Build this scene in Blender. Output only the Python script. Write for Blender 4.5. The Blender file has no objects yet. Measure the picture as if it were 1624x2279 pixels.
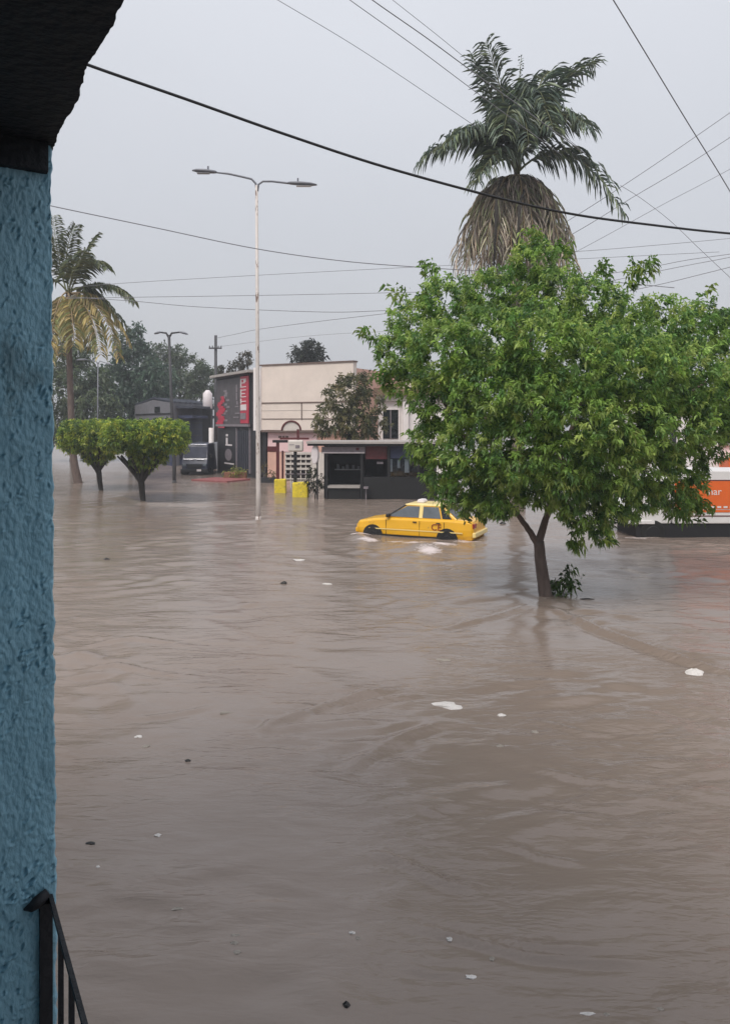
import bpy, math, random
import numpy as np
from mathutils import Vector, Matrix

random.seed(7)
rng = np.random.default_rng(11)
S = bpy.context.scene
C = S.collection

# ------------------------------------------------------------------ camera, sky, sun, exposure
EYE = 3.8            # eye height above the flood water (an upper-floor balcony)
FPX, CX, HY = 1700.0, 812.0, 942.0      # focal length, centre column and horizon row of the 1624 x 2279 photograph
cam = bpy.data.cameras.new('camera')
cam.sensor_fit = 'HORIZONTAL'; cam.sensor_width = 36.0
cam.lens = 36.0 * FPX / 1624.0
cam.shift_y = -(2279 / 2 - HY) / 1624.0
cam.clip_start = 0.05; cam.clip_end = 4000
camo = bpy.data.objects.new('camera', cam); C.objects.link(camo)
camo.location = (0, 0, EYE); camo.rotation_euler = (math.radians(90), 0, 0)
S.camera = camo

SUN_EL, SUN_AZ = math.radians(54), math.radians(205)    # azimuth clockwise from +Y: behind the camera, a little left
world = bpy.data.worlds.new('World'); S.world = world; world.use_nodes = True
nt = world.node_tree; nt.nodes.clear()
def wn(t): return nt.nodes.new(t)
sky = wn('ShaderNodeTexSky'); sky.sky_type = 'NISHITA'; sky.sun_disc = False
sky.sun_elevation = SUN_EL; sky.sun_rotation = SUN_AZ; sky.air_density = 1.5; sky.dust_density = 4.0
tc = wn('ShaderNodeTexCoord'); sp = wn('ShaderNodeSeparateXYZ'); nt.links.new(tc.outputs['Generated'], sp.inputs[0])
mr = wn('ShaderNodeMapRange'); mr.inputs[1].default_value = 0.0; mr.inputs[2].default_value = 0.9
nt.links.new(sp.outputs['Z'], mr.inputs[0])
ramp = wn('ShaderNodeMix'); ramp.data_type = 'RGBA'          # overcast veil, a little brighter overhead
ramp.inputs[6].default_value = (3.44, 3.48, 3.74, 1); ramp.inputs[7].default_value = (6.15, 6.32, 6.7, 1)
nt.links.new(mr.outputs[0], ramp.inputs[0])
ns = wn('ShaderNodeTexNoise'); ns.inputs['Scale'].default_value = 1.7; ns.inputs['Detail'].default_value = 5
nt.links.new(tc.outputs['Generated'], ns.inputs['Vector'])
mr2 = wn('ShaderNodeMapRange'); mr2.inputs[1].default_value = 0.25; mr2.inputs[2].default_value = 0.75; mr2.inputs[3].default_value = 0.95; mr2.inputs[4].default_value = 1.05
nt.links.new(ns.outputs['Fac'], mr2.inputs[0])
mul = wn('ShaderNodeMix'); mul.data_type = 'RGBA'; mul.blend_type = 'MULTIPLY'; mul.inputs[0].default_value = 1
nt.links.new(ramp.outputs[2], mul.inputs[6]); nt.links.new(mr2.outputs[0], mul.inputs[7])
veil = wn('ShaderNodeMix'); veil.data_type = 'RGBA'; veil.inputs[0].default_value = 0.9
nt.links.new(sky.outputs[0], veil.inputs[6]); nt.links.new(mul.outputs[2], veil.inputs[7])
bg = wn('ShaderNodeBackground'); bg.inputs[1].default_value = 0.1
out = wn('ShaderNodeOutputWorld')
nt.links.new(veil.outputs[2], bg.inputs[0]); nt.links.new(bg.outputs[0], out.inputs[0])

sun = bpy.data.lights.new('sun', 'SUN'); sun.energy = 1.5; sun.angle = math.radians(22); sun.color = (1, 0.95, 0.88)
suno = bpy.data.objects.new('sun', sun); C.objects.link(suno)
sd = Vector((math.sin(SUN_AZ) * math.cos(SUN_EL), math.cos(SUN_AZ) * math.cos(SUN_EL), math.sin(SUN_EL)))
suno.rotation_euler = sd.to_track_quat('Z', 'Y').to_euler()
suno.location = (0, -20, 40)

S.view_settings.view_transform = 'Standard'; S.view_settings.look = 'None'
S.view_settings.exposure = 0.66; S.view_settings.gamma = 1.0; S.view_settings.use_curve_mapping = False
S.render.engine = 'CYCLES'
S.cycles.max_bounces = 5; S.cycles.diffuse_bounces = 3; S.cycles.glossy_bounces = 2; S.cycles.transparent_max_bounces = 8
S.cycles.use_denoising = True
S.render.filter_size = 2.1

# ------------------------------------------------------------------ helpers
def P(px, py, d): return Vector(((px - CX) / FPX * d, d, EYE - (py - HY) / FPX * d))
def G(px, py, z=0.0):
    d = (EYE - z) * FPX / (py - HY); return Vector(((px - CX) / FPX * d, d, z))
def lin(c): return tuple((x / 12.92 if x <= 0.04045 else ((x + 0.055) / 1.055) ** 2.4) for x in [v / 255 for v in c])

def wm(o):
    m = o.matrix_basis.copy(); p = o.parent
    while p is not None: m = p.matrix_basis @ m; p = p.parent
    return m
def tag(o, label=None, cat=None, group=None, kind=None):
    if label: o['label'] = label
    if cat: o['category'] = cat
    if group: o['group'] = group
    if kind: o['kind'] = kind
    return o
def thing(name, label, cat, loc=(0, 0, 0), rotz=0.0, group=None):
    o = bpy.data.objects.new(name, None); C.objects.link(o)
    o.empty_display_size = 0.2
    o.location = loc; o.rotation_euler = (0, 0, rotz)
    return tag(o, label, cat, group)

class MB:
    def __init__(s): s.v = []; s.f = []
    def add(s, vs, fs):
        b = len(s.v); s.v += [tuple(x) for x in vs]; s.f += [tuple(b + i for i in q) for q in fs]; return s
    def hexa(s, q):      # 8 corners: bottom ring 0-3, top ring 4-7
        return s.add(q, [(3, 2, 1, 0), (4, 5, 6, 7), (0, 1, 5, 4), (1, 2, 6, 5), (2, 3, 7, 6), (3, 0, 4, 7)])
    def box(s, c, size, rz=0.0):
        c = Vector(c); hx, hy, hz = size[0] / 2, size[1] / 2, size[2] / 2
        co, si = math.cos(rz), math.sin(rz); q = []
        for z in (-hz, hz):
            for x, y in ((-hx, -hy), (hx, -hy), (hx, hy), (-hx, hy)):
                q.append((c.x + x * co - y * si, c.y + x * si + y * co, c.z + z))
        return s.hexa(q)
    def prism(s, poly, z0, z1):
        n = len(poly); vs = [(p[0], p[1], z0) for p in poly] + [(p[0], p[1], z1) for p in poly]
        fs = [tuple(range(n - 1, -1, -1)), tuple(range(n, 2 * n))] + [(i, (i + 1) % n, n + (i + 1) % n, n + i) for i in range(n)]
        return s.add(vs, fs)
    def tube(s, pts, r, n=8, cap=True):
        pts = [Vector(p) for p in pts]
        if not hasattr(r, '__len__'): r = [r] * len(pts)
        vs = []; m = len(pts); ref = None
        for i, p in enumerate(pts):
            t = (pts[min(i + 1, m - 1)] - pts[max(i - 1, 0)]).normalized()
            if ref is None:
                ref = Vector((0, 0, 1)) if abs(t.z) < 0.9 else Vector((1, 0, 0))
            a = t.cross(ref)
            if a.length < 1e-5: a = t.cross(Vector((0, 1, 0)))
            a.normalize(); b = a.cross(t).normalized(); ref = b
            for k in range(n):
                th = 2 * math.pi * k / n
                vs.append(p + (a * math.cos(th) + b * math.sin(th)) * r[i])
        fs = [(i * n + k, i * n + (k + 1) % n, (i + 1) * n + (k + 1) % n, (i + 1) * n + k) for i in range(m - 1) for k in range(n)]
        if cap: fs += [tuple(range(n - 1, -1, -1)), tuple(range((m - 1) * n, m * n))]
        return s.add(vs, fs)
    def build(s, name, mat, parent=None, smooth=False, local=False, bevel=0):
        me = bpy.data.meshes.new(name)
        vs = s.v
        if parent is not None and not local:
            inv = wm(parent).inverted(); vs = [tuple(inv @ Vector(p)) for p in vs]
        me.from_pydata(vs, [], s.f); me.materials.append(M[mat] if isinstance(mat, str) else mat)
        if smooth: me.polygons.foreach_set('use_smooth', [True] * len(me.polygons))
        me.update()
        o = bpy.data.objects.new(name, me); C.objects.link(o)
        if parent is not None: o.parent = parent
        if bevel:
            b = o.modifiers.new('bevel', 'BEVEL'); b.width = bevel; b.segments = 2; b.limit_method = 'ANGLE'
        return o

class Face:             # a vertical plane running from A to B, outward side towards the viewer's side
    def __init__(s, A, B):
        s.A = Vector((A[0], A[1])); s.B = Vector((B[0], B[1])); s.u = (s.B - s.A).normalized(); s.n = Vector((s.u.y, -s.u.x)); s.len = (s.B - s.A).length
    def t(s, px):
        k = (px - CX) / FPX; return (k * s.A.y - s.A.x) / (s.u.x - k * s.u.y)
    def y(s, px): return s.A.y + s.u.y * s.t(px)
    def z(s, px, py): return EYE - (py - HY) / FPX * s.y(px)
    def pt(s, t, o, z): q = s.A + s.u * t + s.n * o; return Vector((q.x, q.y, z))
    def tbox(s, mb, t0, t1, z0, z1, o0, o1):
        q = []
        for z in (z0, z1):
            for t, o in ((t0, o1), (t1, o1), (t1, o0), (t0, o0)): q.append(s.pt(t, o, z))
        return mb.hexa(q)
    def box(s, mb, px0, px1, py0, py1, o0, o1):
        m = (px0 + px1) / 2
        return s.tbox(mb, s.t(px0), s.t(px1), s.z(m, py1), s.z(m, py0), o0, o1)
    def part(s, name, mat, parent, px0, px1, py0, py1, o0, o1, **k):
        mb = MB(); s.box(mb, px0, px1, py0, py1, o0, o1); return mb.build(name, mat, parent, **k)

# ------------------------------------------------------------------ materials
M = {}
def mat(name, col, rough=0.6, var=0.18, scale=3.0, bump=0.0, bscale=20.0, metal=0.0, spec=0.5, wear=None, wscale=2.0, wcut=0.6, coat=0.0, stretch=(1, 1, 1)):
    m = bpy.data.materials.new(name); m.use_nodes = True; t = m.node_tree; b = t.nodes['Principled BSDF']
    L = t.links.new
    c = t.nodes.new('ShaderNodeTexCoord'); mp = t.nodes.new('ShaderNodeMapping'); mp.inputs['Scale'].default_value = stretch
    L(c.outputs['Object'], mp.inputs[0])
    n = t.nodes.new('ShaderNodeTexNoise'); n.inputs['Scale'].default_value = scale; n.inputs['Detail'].default_value = 6; n.inputs['Roughness'].default_value = 0.65
    L(mp.outputs[0], n.inputs['Vector'])
    x = t.nodes.new('ShaderNodeMix'); x.data_type = 'RGBA'
    lo = tuple(v * (1 - var) for v in col) + (1,); hi = tuple(min(1, v * (1 + var)) for v in col) + (1,)
    x.inputs[6].default_value = lo; x.inputs[7].default_value = hi
    r = t.nodes.new('ShaderNodeMapRange'); r.inputs[1].default_value = 0.3; r.inputs[2].default_value = 0.7
    L(n.outputs['Fac'], r.inputs[0]); L(r.outputs[0], x.inputs[0])
    res = x.outputs[2]
    if wear:
        n2 = t.nodes.new('ShaderNodeTexNoise'); n2.inputs['Scale'].default_value = wscale; n2.inputs['Detail'].default_value = 8; n2.inputs['Roughness'].default_value = 0.7
        L(mp.outputs[0], n2.inputs['Vector'])
        r2 = t.nodes.new('ShaderNodeMapRange'); r2.inputs[1].default_value = wcut; r2.inputs[2].default_value = wcut + 0.08
        L(n2.outputs['Fac'], r2.inputs[0])
        x2 = t.nodes.new('ShaderNodeMix'); x2.data_type = 'RGBA'; x2.inputs[7].default_value = tuple(wear) + (1,)
        L(res, x2.inputs[6]); L(r2.outputs[0], x2.inputs[0]); res = x2.outputs[2]
    L(res, b.inputs['Base Color'])
    b.inputs['Roughness'].default_value = rough; b.inputs['Metallic'].default_value = metal; b.inputs['Specular IOR Level'].default_value = spec
    b.inputs['Coat Weight'].default_value = coat; b.inputs['Coat Roughness'].default_value = 0.08
    if bump:
        n3 = t.nodes.new('ShaderNodeTexNoise'); n3.inputs['Scale'].default_value = bscale; n3.inputs['Detail'].default_value = 5
        L(mp.outputs[0], n3.inputs['Vector'])
        bp = t.nodes.new('ShaderNodeBump'); bp.inputs['Strength'].default_value = bump; bp.inputs['Distance'].default_value = 0.02
        L(n3.outputs['Fac'], bp.inputs['Height']); L(bp.outputs[0], b.inputs['Normal'])
    M[name] = m; return m

def leafmat(name, trans=0.3, rough=0.45):
    m = bpy.data.materials.new(name); m.use_nodes = True; t = m.node_tree; b = t.nodes['Principled BSDF']; o = t.nodes['Material Output']
    a = t.nodes.new('ShaderNodeAttribute'); a.attribute_name = 'tint'
    t.links.new(a.outputs['Color'], b.inputs['Base Color']); b.inputs['Roughness'].default_value = rough
    tr = t.nodes.new('ShaderNodeBsdfTranslucent'); t.links.new(a.outputs['Color'], tr.inputs['Color'])
    mx = t.nodes.new('ShaderNodeMixShader'); mx.inputs[0].default_value = trans
    t.links.new(b.outputs[0], mx.inputs[1]); t.links.new(tr.outputs[0], mx.inputs[2]); t.links.new(mx.outputs[0], o.inputs['Surface'])
    M[name] = m
leafmat('leaf', 0.45); leafmat('palm_leaf', 0.15, 0.4); leafmat('dry_leaf', 0.15, 0.8)

mat('blue_paint', (0.21, 0.405, 0.515), 0.45, 0.14, 10, 0.3, 170, wear=(0.13, 0.25, 0.31), wscale=9, wcut=0.58, stretch=(1, 1, .45))
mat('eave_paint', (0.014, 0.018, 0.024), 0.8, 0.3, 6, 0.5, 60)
mat('concrete', (0.32, 0.30, 0.28), 0.85, 0.2, 4, 0.3, 40)
mat('iron_black', (0.008, 0.009, 0.013), 0.65, 0.3, 12, 0.2, 60)
mat('cable', (0.012, 0.012, 0.014), 0.6, 0.1, 3)
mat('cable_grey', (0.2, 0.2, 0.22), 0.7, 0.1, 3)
mat('pole_white', (0.60, 0.55, 0.52), 0.5, 0.15, 2, wear=(0.16, 0.10, 0.075), wscale=2.0, wcut=0.55, stretch=(3, 3, 0.9))
mat('pole_dark', (0.05, 0.05, 0.055), 0.6, 0.2, 3)
mat('lamp_grey', (0.16, 0.165, 0.19), 0.45, 0.1, 6)
mat('glass_lens', (0.35, 0.36, 0.38), 0.2, 0.05, 6)
mat('bark', (0.13, 0.095, 0.082), 0.85, 0.35, 7, 0.8, 30, stretch=(1, 1, 0.35))
mat('bark_pale', (0.16, 0.13, 0.11), 0.85, 0.3, 4, 0.6, 18, stretch=(1, 1, 2.5))
mat('bark_dark', (0.03, 0.026, 0.022), 0.9, 0.3, 6, 0.5, 25)
mat('rachis', (0.12, 0.13, 0.05), 0.6, 0.2, 5)
mat('rachis_dry', (0.30, 0.22, 0.12), 0.8, 0.25, 5)
mat('beige_wall', (0.76, 0.665, 0.60), 0.85, 0.07, 0.9, 0.15, 14, wear=(0.50, 0.43, 0.37), wscale=0.7, wcut=0.66)
mat('white_wall', (0.82, 0.77, 0.76), 0.8, 0.07, 1.2, 0.15, 14, wear=(0.5, 0.47, 0.45), wscale=1.4, wcut=0.64)
mat('pink_wall', (0.80, 0.56, 0.57), 0.8, 0.08, 1.2, 0.15, 14)
mat('salmon_wall', (0.66, 0.40, 0.32), 0.8, 0.1, 1.2, 0.15, 14, wear=(0.36, 0.24, 0.19), wscale=1.6, wcut=0.6)
mat('trim_brown', (0.16, 0.11, 0.095), 0.7, 0.2, 4)
mat('dark_wall', (0.022, 0.022, 0.026), 0.6, 0.25, 3)
mat('curtain', (0.035, 0.038, 0.052), 0.6, 0.25, 3, stretch=(4, 4, 0.4))
mat('sign_panel', (0.075, 0.066, 0.072), 0.45, 0.25, 2.2)
mat('sign_red', (0.48, 0.025, 0.06), 0.45, 0.15, 3)
mat('sign_white', (0.72, 0.66, 0.67), 0.5, 0.08, 3)
mat('sign_grey', (0.22, 0.19, 0.21), 0.5, 0.2, 5)
mat('maroon', (0.10, 0.015, 0.018), 0.5, 0.2, 4)
mat('yellow_paint', (0.74, 0.58, 0.035), 0.7, 0.2, 5, 0.4, 30, wear=(0.36, 0.29, 0.12), wscale=6, wcut=0.57)
mat('cream', (0.62, 0.57, 0.53), 0.6, 0.08, 4)
mat('steel', (0.30, 0.30, 0.31), 0.35, 0.15, 6, metal=0.6)
mat('kiosk_black', (0.007, 0.007, 0.008), 0.6, 0.35, 3)
mat('kiosk_roof', (0.38, 0.35, 0.33), 0.6, 0.12, 3)
mat('glass_dark', (0.012, 0.014, 0.017), 0.06, 0.2, 2)
mat('glass_pale', (0.11, 0.13, 0.15), 0.08, 0.25, 3)
mat('glass_soft', (0.045, 0.05, 0.075), 0.5, 0.3, 2, spec=0.15)
mat('shed_wall', (0.15, 0.148, 0.165), 0.8, 0.15, 2)
mat('shed_roof', (0.035, 0.040, 0.06), 0.5, 0.3, 2)
mat('blue_wall_dark', (0.03, 0.038, 0.085), 0.6, 0.25, 2)
mat('roof_tile', (0.20, 0.13, 0.085), 0.8, 0.25, 6)
mat('van_paint', (0.015, 0.02, 0.05), 0.35, 0.2, 3, coat=0.5)
mat('chrome', (0.6, 0.6, 0.65), 0.2, 0.05, 4, metal=0.8)
mat('rubber', (0.012, 0.012, 0.012), 0.8, 0.2, 8)
mat('taxi_yellow', (0.80, 0.42, 0.008), 0.35, 0.05, 2, coat=0.35, wear=(0.50, 0.27, 0.03), wscale=3.5, wcut=0.6)
mat('taxi_cream', (0.84, 0.66, 0.26), 0.35, 0.04, 2, coat=0.3)
mat('taxi_red', (0.26, 0.03, 0.01), 0.5, 0.1, 3)
mat('black_trim', (0.010, 0.010, 0.012), 0.6, 0.2, 5)
mat('lamp_red', (0.30, 0.015, 0.012), 0.25, 0.1, 5)
mat('truck_white', (0.70, 0.68, 0.67), 0.4, 0.05, 2, wear=(0.5, 0.46, 0.43), wscale=1.2, wcut=0.66)
mat('truck_orange', (0.72, 0.13, 0.018), 0.4, 0.06, 2)
mat('red_kerb', (0.27, 0.085, 0.085), 0.7, 0.2, 4, wear=(0.35, 0.28, 0.26), wscale=4, wcut=0.6)
mat('asphalt', (0.05, 0.05, 0.05), 0.9, 0.2, 3)
mat('terracotta', (0.22, 0.10, 0.06), 0.8, 0.2, 5)
mat('litter_white', (0.62, 0.58, 0.55), 0.5, 0.1, 12)
mat('litter_tan', (0.27, 0.235, 0.20), 0.6, 0.15, 12)
mat('litter_dark', (0.018, 0.016, 0.015), 0.5, 0.3, 12)

def water_material():
    m = bpy.data.materials.new('flood_water'); m.use_nodes = True; t = m.node_tree; b = t.nodes['Principled BSDF']; L = t.links.new
    c = t.nodes.new('ShaderNodeTexCoord')
    n = t.nodes.new('ShaderNodeTexNoise'); n.inputs['Scale'].default_value = 0.22; n.inputs['Detail'].default_value = 7; n.inputs['Roughness'].default_value = 0.62; n.inputs['Distortion'].default_value = 0.8
    L(c.outputs['Object'], n.inputs['Vector'])
    x = t.nodes.new('ShaderNodeMix'); x.data_type = 'RGBA'
    x.inputs[6].default_value = (0.215, 0.168, 0.139, 1); x.inputs[7].default_value = (0.238, 0.19, 0.161, 1)
    r = t.nodes.new('ShaderNodeMapRange'); r.inputs[1].default_value = 0.35; r.inputs[2].default_value = 0.65
    L(n.outputs['Fac'], r.inputs[0]); L(r.outputs[0], x.inputs[0])
    a = t.nodes.new('ShaderNodeAttribute'); a.attribute_name = 'foam'
    fn = t.nodes.new('ShaderNodeTexNoise'); fn.inputs['Scale'].default_value = 5.5; fn.inputs['Detail'].default_value = 6; fn.inputs['Roughness'].default_value = 0.7
    L(c.outputs['Object'], fn.inputs['Vector'])
    ad = t.nodes.new('ShaderNodeMath'); ad.operation = 'ADD'; L(a.outputs['Fac'], ad.inputs[0]); L(fn.outputs['Fac'], ad.inputs[1])
    fr = t.nodes.new('ShaderNodeMapRange'); fr.inputs[1].default_value = 0.95; fr.inputs[2].default_value = 1.3
    L(ad.outputs[0], fr.inputs[0])
    x2 = t.nodes.new('ShaderNodeMix'); x2.data_type = 'RGBA'; x2.inputs[7].default_value = (0.70, 0.61, 0.60, 1)
    L(fr.outputs[0], x2.inputs[0]); L(x.outputs[2], x2.inputs[6]); L(x2.outputs[2], b.inputs['Base Color'])
    b.inputs['IOR'].default_value = 1.38; b.inputs['Specular IOR Level'].default_value = 0.5
    rr = t.nodes.new('ShaderNodeMapRange'); rr.inputs[3].default_value = 0.16; rr.inputs[4].default_value = 0.6
    L(fr.outputs[0], rr.inputs[0]); L(rr.outputs[0], b.inputs['Roughness'])
    mp = t.nodes.new('ShaderNodeMapping'); mp.inputs['Scale'].default_value = (0.33, 1.0, 1); mp.inputs['Rotation'].default_value = (0, 0, 0.16)
    L(c.outputs['Object'], mp.inputs[0])
    h = None
    pn = t.nodes.new('ShaderNodeTexNoise'); pn.inputs['Scale'].default_value = 0.45; pn.inputs['Detail'].default_value = 2; L(c.outputs['Object'], pn.inputs['Vector'])
    pr = t.nodes.new('ShaderNodeMapRange'); pr.inputs[1].default_value = 0.4; pr.inputs[2].default_value = 0.62; pr.inputs[3].default_value = 0.25; L(pn.outputs['Fac'], pr.inputs[0])
    for sc, st, di in ((3.4, 0.75, 0.08), (9.0, 0.68, 0.032), (24.0, 0.45, 0.011)):
        nn = t.nodes.new('ShaderNodeTexNoise'); nn.inputs['Scale'].default_value = sc; nn.inputs['Detail'].default_value = 3; nn.inputs['Distortion'].default_value = 0.6
        L(mp.outputs[0], nn.inputs['Vector'])
        ms = t.nodes.new('ShaderNodeMath'); ms.operation = 'MULTIPLY'; ms.inputs[1].default_value = st; L(pr.outputs[0], ms.inputs[0])
        bp = t.nodes.new('ShaderNodeBump'); bp.inputs['Distance'].default_value = di
        L(ms.outputs[0], bp.inputs['Strength']); L(nn.outputs['Fac'], bp.inputs['Height'])
        if h: L(h.outputs[0], bp.inputs['Normal'])
        h = bp
    L(h.outputs[0], b.inputs['Normal'])
    M['flood_water'] = m
water_material()

# ------------------------------------------------------------------ the setting: street bed and flood water
g = MB(); g.add([(-320, -125, -0.45), (320, -125, -0.45), (320, 420, -0.45), (-320, 420, -0.45)], [(0, 1, 2, 3)])
tag(g.build('ground', 'asphalt'), 'dark asphalt street bed under the flood water', kind='structure')

def spread(a, b, s0, g0, start):
    out_ = [a]; v = a
    while v < b:
        v += max(s0, g0 * (abs(v) - start)); out_.append(v)
    return out_
ys = [-120, -60, -30, -15, -8, -4, -2, 0, 1.5] + spread(2.2, 95, 0.036, 0.0062, 0)[0:] + [105, 120, 150, 200, 300, 410]
xh = spread(0, 45, 0.055, 0.016, 1.5) + [55, 75, 110, 180, 300]
xs = [-v for v in xh[:0:-1]] + xh
X, Y = np.meshgrid(np.array(xs), np.array(ys))
H = np.zeros_like(X); FO = np.zeros_like(X)
cell = np.maximum(np.maximum(0.036, 0.0062 * np.abs(Y)), 0.016 * (np.abs(X) - 1.5))
WX = X + 0.35 * np.sin(Y * 0.9 + 1.0) + 0.2 * np.sin(X * 1.7 + Y * 1.1); WY = Y + 0.35 * np.sin(X * 0.8 + 2.0) + 0.2 * np.sin(Y * 1.9 - X * 0.7)
patch = np.zeros_like(X)
for k in range(9):
    a = rng.uniform(0, 6.28); w = rng.uniform(2.5, 8)
    patch += np.sin((X * math.cos(a) + Y * math.sin(a)) * 6.28 / w + rng.uniform(0, 6.28))
patch = np.clip(0.5 + patch / 5.0, 0.08, 1.3)
for k in range(46):
    lam = 0.26 * (10 ** rng.uniform(0, 0.8)); a = math.radians(rng.normal(97, 26)); kk = 6.2832 / lam
    amp = 0.0046 * lam ** 0.6
    fade = np.clip(lam / cell / 4 - 0.6, 0, 1)
    H += amp * fade * (patch if lam < 1.2 else 0.5) * np.sin(kk * (WX * math.cos(a) + WY * math.sin(a)) + rng.uniform(0, 6.28))
def ridge(pts, amp, w):
    global H
    pts = [np.array([p.x, p.y]) for p in pts]
    best = np.full(X.shape, 1e9); sgn = np.zeros_like(X); tt = np.zeros_like(X); tot = sum(np.linalg.norm(b - a) for a, b in zip(pts, pts[1:])); acc = 0
    for a, b in zip(pts, pts[1:]):
        d = b - a; l = np.linalg.norm(d); d = d / l
        t = np.clip((X - a[0]) * d[0] + (Y - a[1]) * d[1], 0, l)
        dx = X - a[0] - t * d[0]; dy = Y - a[1] - t * d[1]; q = np.hypot(dx, dy); m = q < best
        best = np.where(m, q, best); sgn = np.where(m, np.sign(dx * d[1] - dy * d[0]) * q, sgn); tt = np.where(m, (acc + t) / tot, tt); acc += l
    w = w * .8; amp = amp * 1.5; e = np.clip(np.minimum(tt, 1 - tt) * 5, 0, 1) * np.clip((2.4 * w + w - best) / w, 0, 1)
    H += amp * e * np.cos(sgn / w * 2.2) * np.exp(-(best / w) ** 2 / 2)
for pts, amp, w in (
        ([(1225, 1352), (1330, 1400), (1450, 1445), (1590, 1490), (1700, 1515)], 0.045, 0.22),
        ([(1190, 1345), (1100, 1372), (980, 1400)], 0.022, 0.16),
        ([(920, 1528), (800, 1548), (700, 1578), (600, 1612), (560, 1645)], 0.030, 0.15),
        ([(960, 1545), (800, 1565), (720, 1582)], 0.020, 0.11),
        ([(990, 1600), (900, 1640), (800, 1690), (740, 1730)], 0.022, 0.20),
        ([(1180, 1600), (1300, 1632), (1420, 1640), (1550, 1625)], 0.014, 0.10),
        ([(1170, 1710), (1290, 1735), (1400, 1750)], 0.016, 0.09),
        ([(1170, 1770), (1280, 1795), (1420, 1800)], 0.013, 0.09),
        ([(820, 1890), (900, 1920), (980, 1960), (1080, 1990)], 0.018, 0.10),
        ([(880, 2050), (980, 2078), (1080, 2105), (1180, 2130), (1330, 2140), (1480, 2138)], 0.020, 0.075),
        ([(1060, 2085), (1200, 2108), (1340, 2112)], 0.014, 0.07),
        ([(1120, 1875), (1200, 1905), (1300, 1925)], 0.014, 0.09),
        ([(890, 2145), (960, 2165), (1040, 2168)], 0.010, 0.06),
        ([(930, 1800), (980, 1815), (1030, 1822)], 0.012, 0.06),
        ([(130, 1500), (260, 1480), (340, 1495), (460, 1510)], 0.022, 0.14),
        ([(160, 1440), (300, 1420), (450, 1440)], 0.020, 0.16),
        ([(300, 1600), (380, 1590), (480, 1570)], 0.016, 0.12),
        ([(250, 1100), (320, 1120), (420, 1124), (560, 1120)], 0.05, 0.7),
        ([(420, 1165), (575, 1160), (720, 1155)], 0.035, 0.5),
        ([(520, 1346), (650, 1342), (760, 1343)], 0.03, 0.25)):
    ridge([G(*p) for p in pts], amp, w)
def foam(px, py, rx, ry, a):
    c = G(px, py); 
    FO[:] = np.maximum(FO, 1.6 * a * np.exp(-((X - c.x) / rx) ** 2 - ((Y - c.y) / ry) ** 2))
for f in ((800, 1192, 0.45, 0.6, 0.55), (822, 1203, 0.5, 0.5, 0.5), (880, 1206, 0.5, 0.35, 0.42), (930, 1210, 0.6, 0.5, 0.6), (955, 1225, 0.5, 0.9, 0.55), (985, 1213, 0.7, 0.4, 0.52), (1040, 1205, 0.7, 0.4, 0.45), (1000, 1260, 0.8, 1.2, 0.3), (575, 1158, 0.5, 0.4, 0.35), (1210, 1330, 0.35, 0.3, 0.3), (1420, 1197, 1.0, 0.4, 0.4)):
    foam(*f)
c0 = G(800, 1197); H += 0.14 * np.exp(-((X - c0.x) / 0.35) ** 2 - ((Y - c0.y) / 0.8) ** 2)
c0 = G(945, 1214); H += 0.10 * np.exp(-((X - c0.x) / 0.8) ** 2 - ((Y - c0.y) / 0.45) ** 2)
H *= np.clip((170 - np.abs(Y)) / 60, 0, 1) * np.clip((60 - np.abs(X)) / 20, 0, 1)
ny, nx = X.shape
me = bpy.data.meshes.new('water')
co = np.stack([X, Y, H], -1).reshape(-1, 3)
idx = (np.arange(ny - 1)[:, None] * nx + np.arange(nx - 1)[None, :]).reshape(-1)
quads = np.stack([idx, idx + 1, idx + nx + 1, idx + nx], -1)
me.vertices.add(len(co)); me.vertices.foreach_set('co', co.ravel())
me.loops.add(quads.size); me.loops.foreach_set('vertex_index', quads.ravel())
me.polygons.add(len(quads)); me.polygons.foreach_set('loop_start', np.arange(len(quads)) * 4)
me.polygons.foreach_set('use_smooth', np.ones(len(quads), dtype=bool))
at = me.attributes.new('foam', 'FLOAT', 'POINT'); at.data.foreach_set('value', FO.ravel().astype(np.float32))
me.update(); me.validate(); me.materials.append(M['flood_water'])
wo = bpy.data.objects.new('water', me); C.objects.link(wo)
tag(wo, 'brown rippled flood water filling the street', kind='structure')

# ------------------------------------------------------------------ the blue house the photograph is taken from
U = Vector((0.5, -0.866)); NIN = Vector((-0.866, -0.5)); K = Vector((-0.553, 1.36))     # open edge of the balcony, direction into the house, corner of the end wall
def hp(a, b): q = K + U * a + NIN * b; return (q.x, q.y)
house = thing('blue_house', 'rough blue stucco house wall with a dark ragged eave at the left', 'house', (K.x, K.y, 0))
ZF, ZE = 2.15, EYE + 0.494
# end wall with real pits and ridges, its face turned to the balcony
wdir = -NIN.xy; nw, nh = 110, 1300; wid = 0.16
uu = np.linspace(0, wid, nw); zz = np.linspace(ZF, ZE, nh)
UU, ZZ = np.meshgrid(uu, zz)
def vnoise(x, y, seed):
    r = np.random.default_rng(seed); tb = r.random((64, 64)); xi = np.floor(x).astype(int); yi = np.floor(y).astype(int); fx = x - xi; fy = y - yi
    fx = fx * fx * (3 - 2 * fx); fy = fy * fy * (3 - 2 * fy); g_ = lambda a, b: tb[a % 64, b % 64]
    return (g_(xi, yi) * (1 - fx) + g_(xi + 1, yi) * fx) * (1 - fy) + (g_(xi, yi + 1) * (1 - fx) + g_(xi + 1, yi + 1) * fx) * fy
D = 0.003 * (vnoise(UU * 45, ZZ * 22, 1) - 0.5) + 0.0022 * (vnoise(UU * 190, ZZ * 130, 2) - 0.5)
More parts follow.
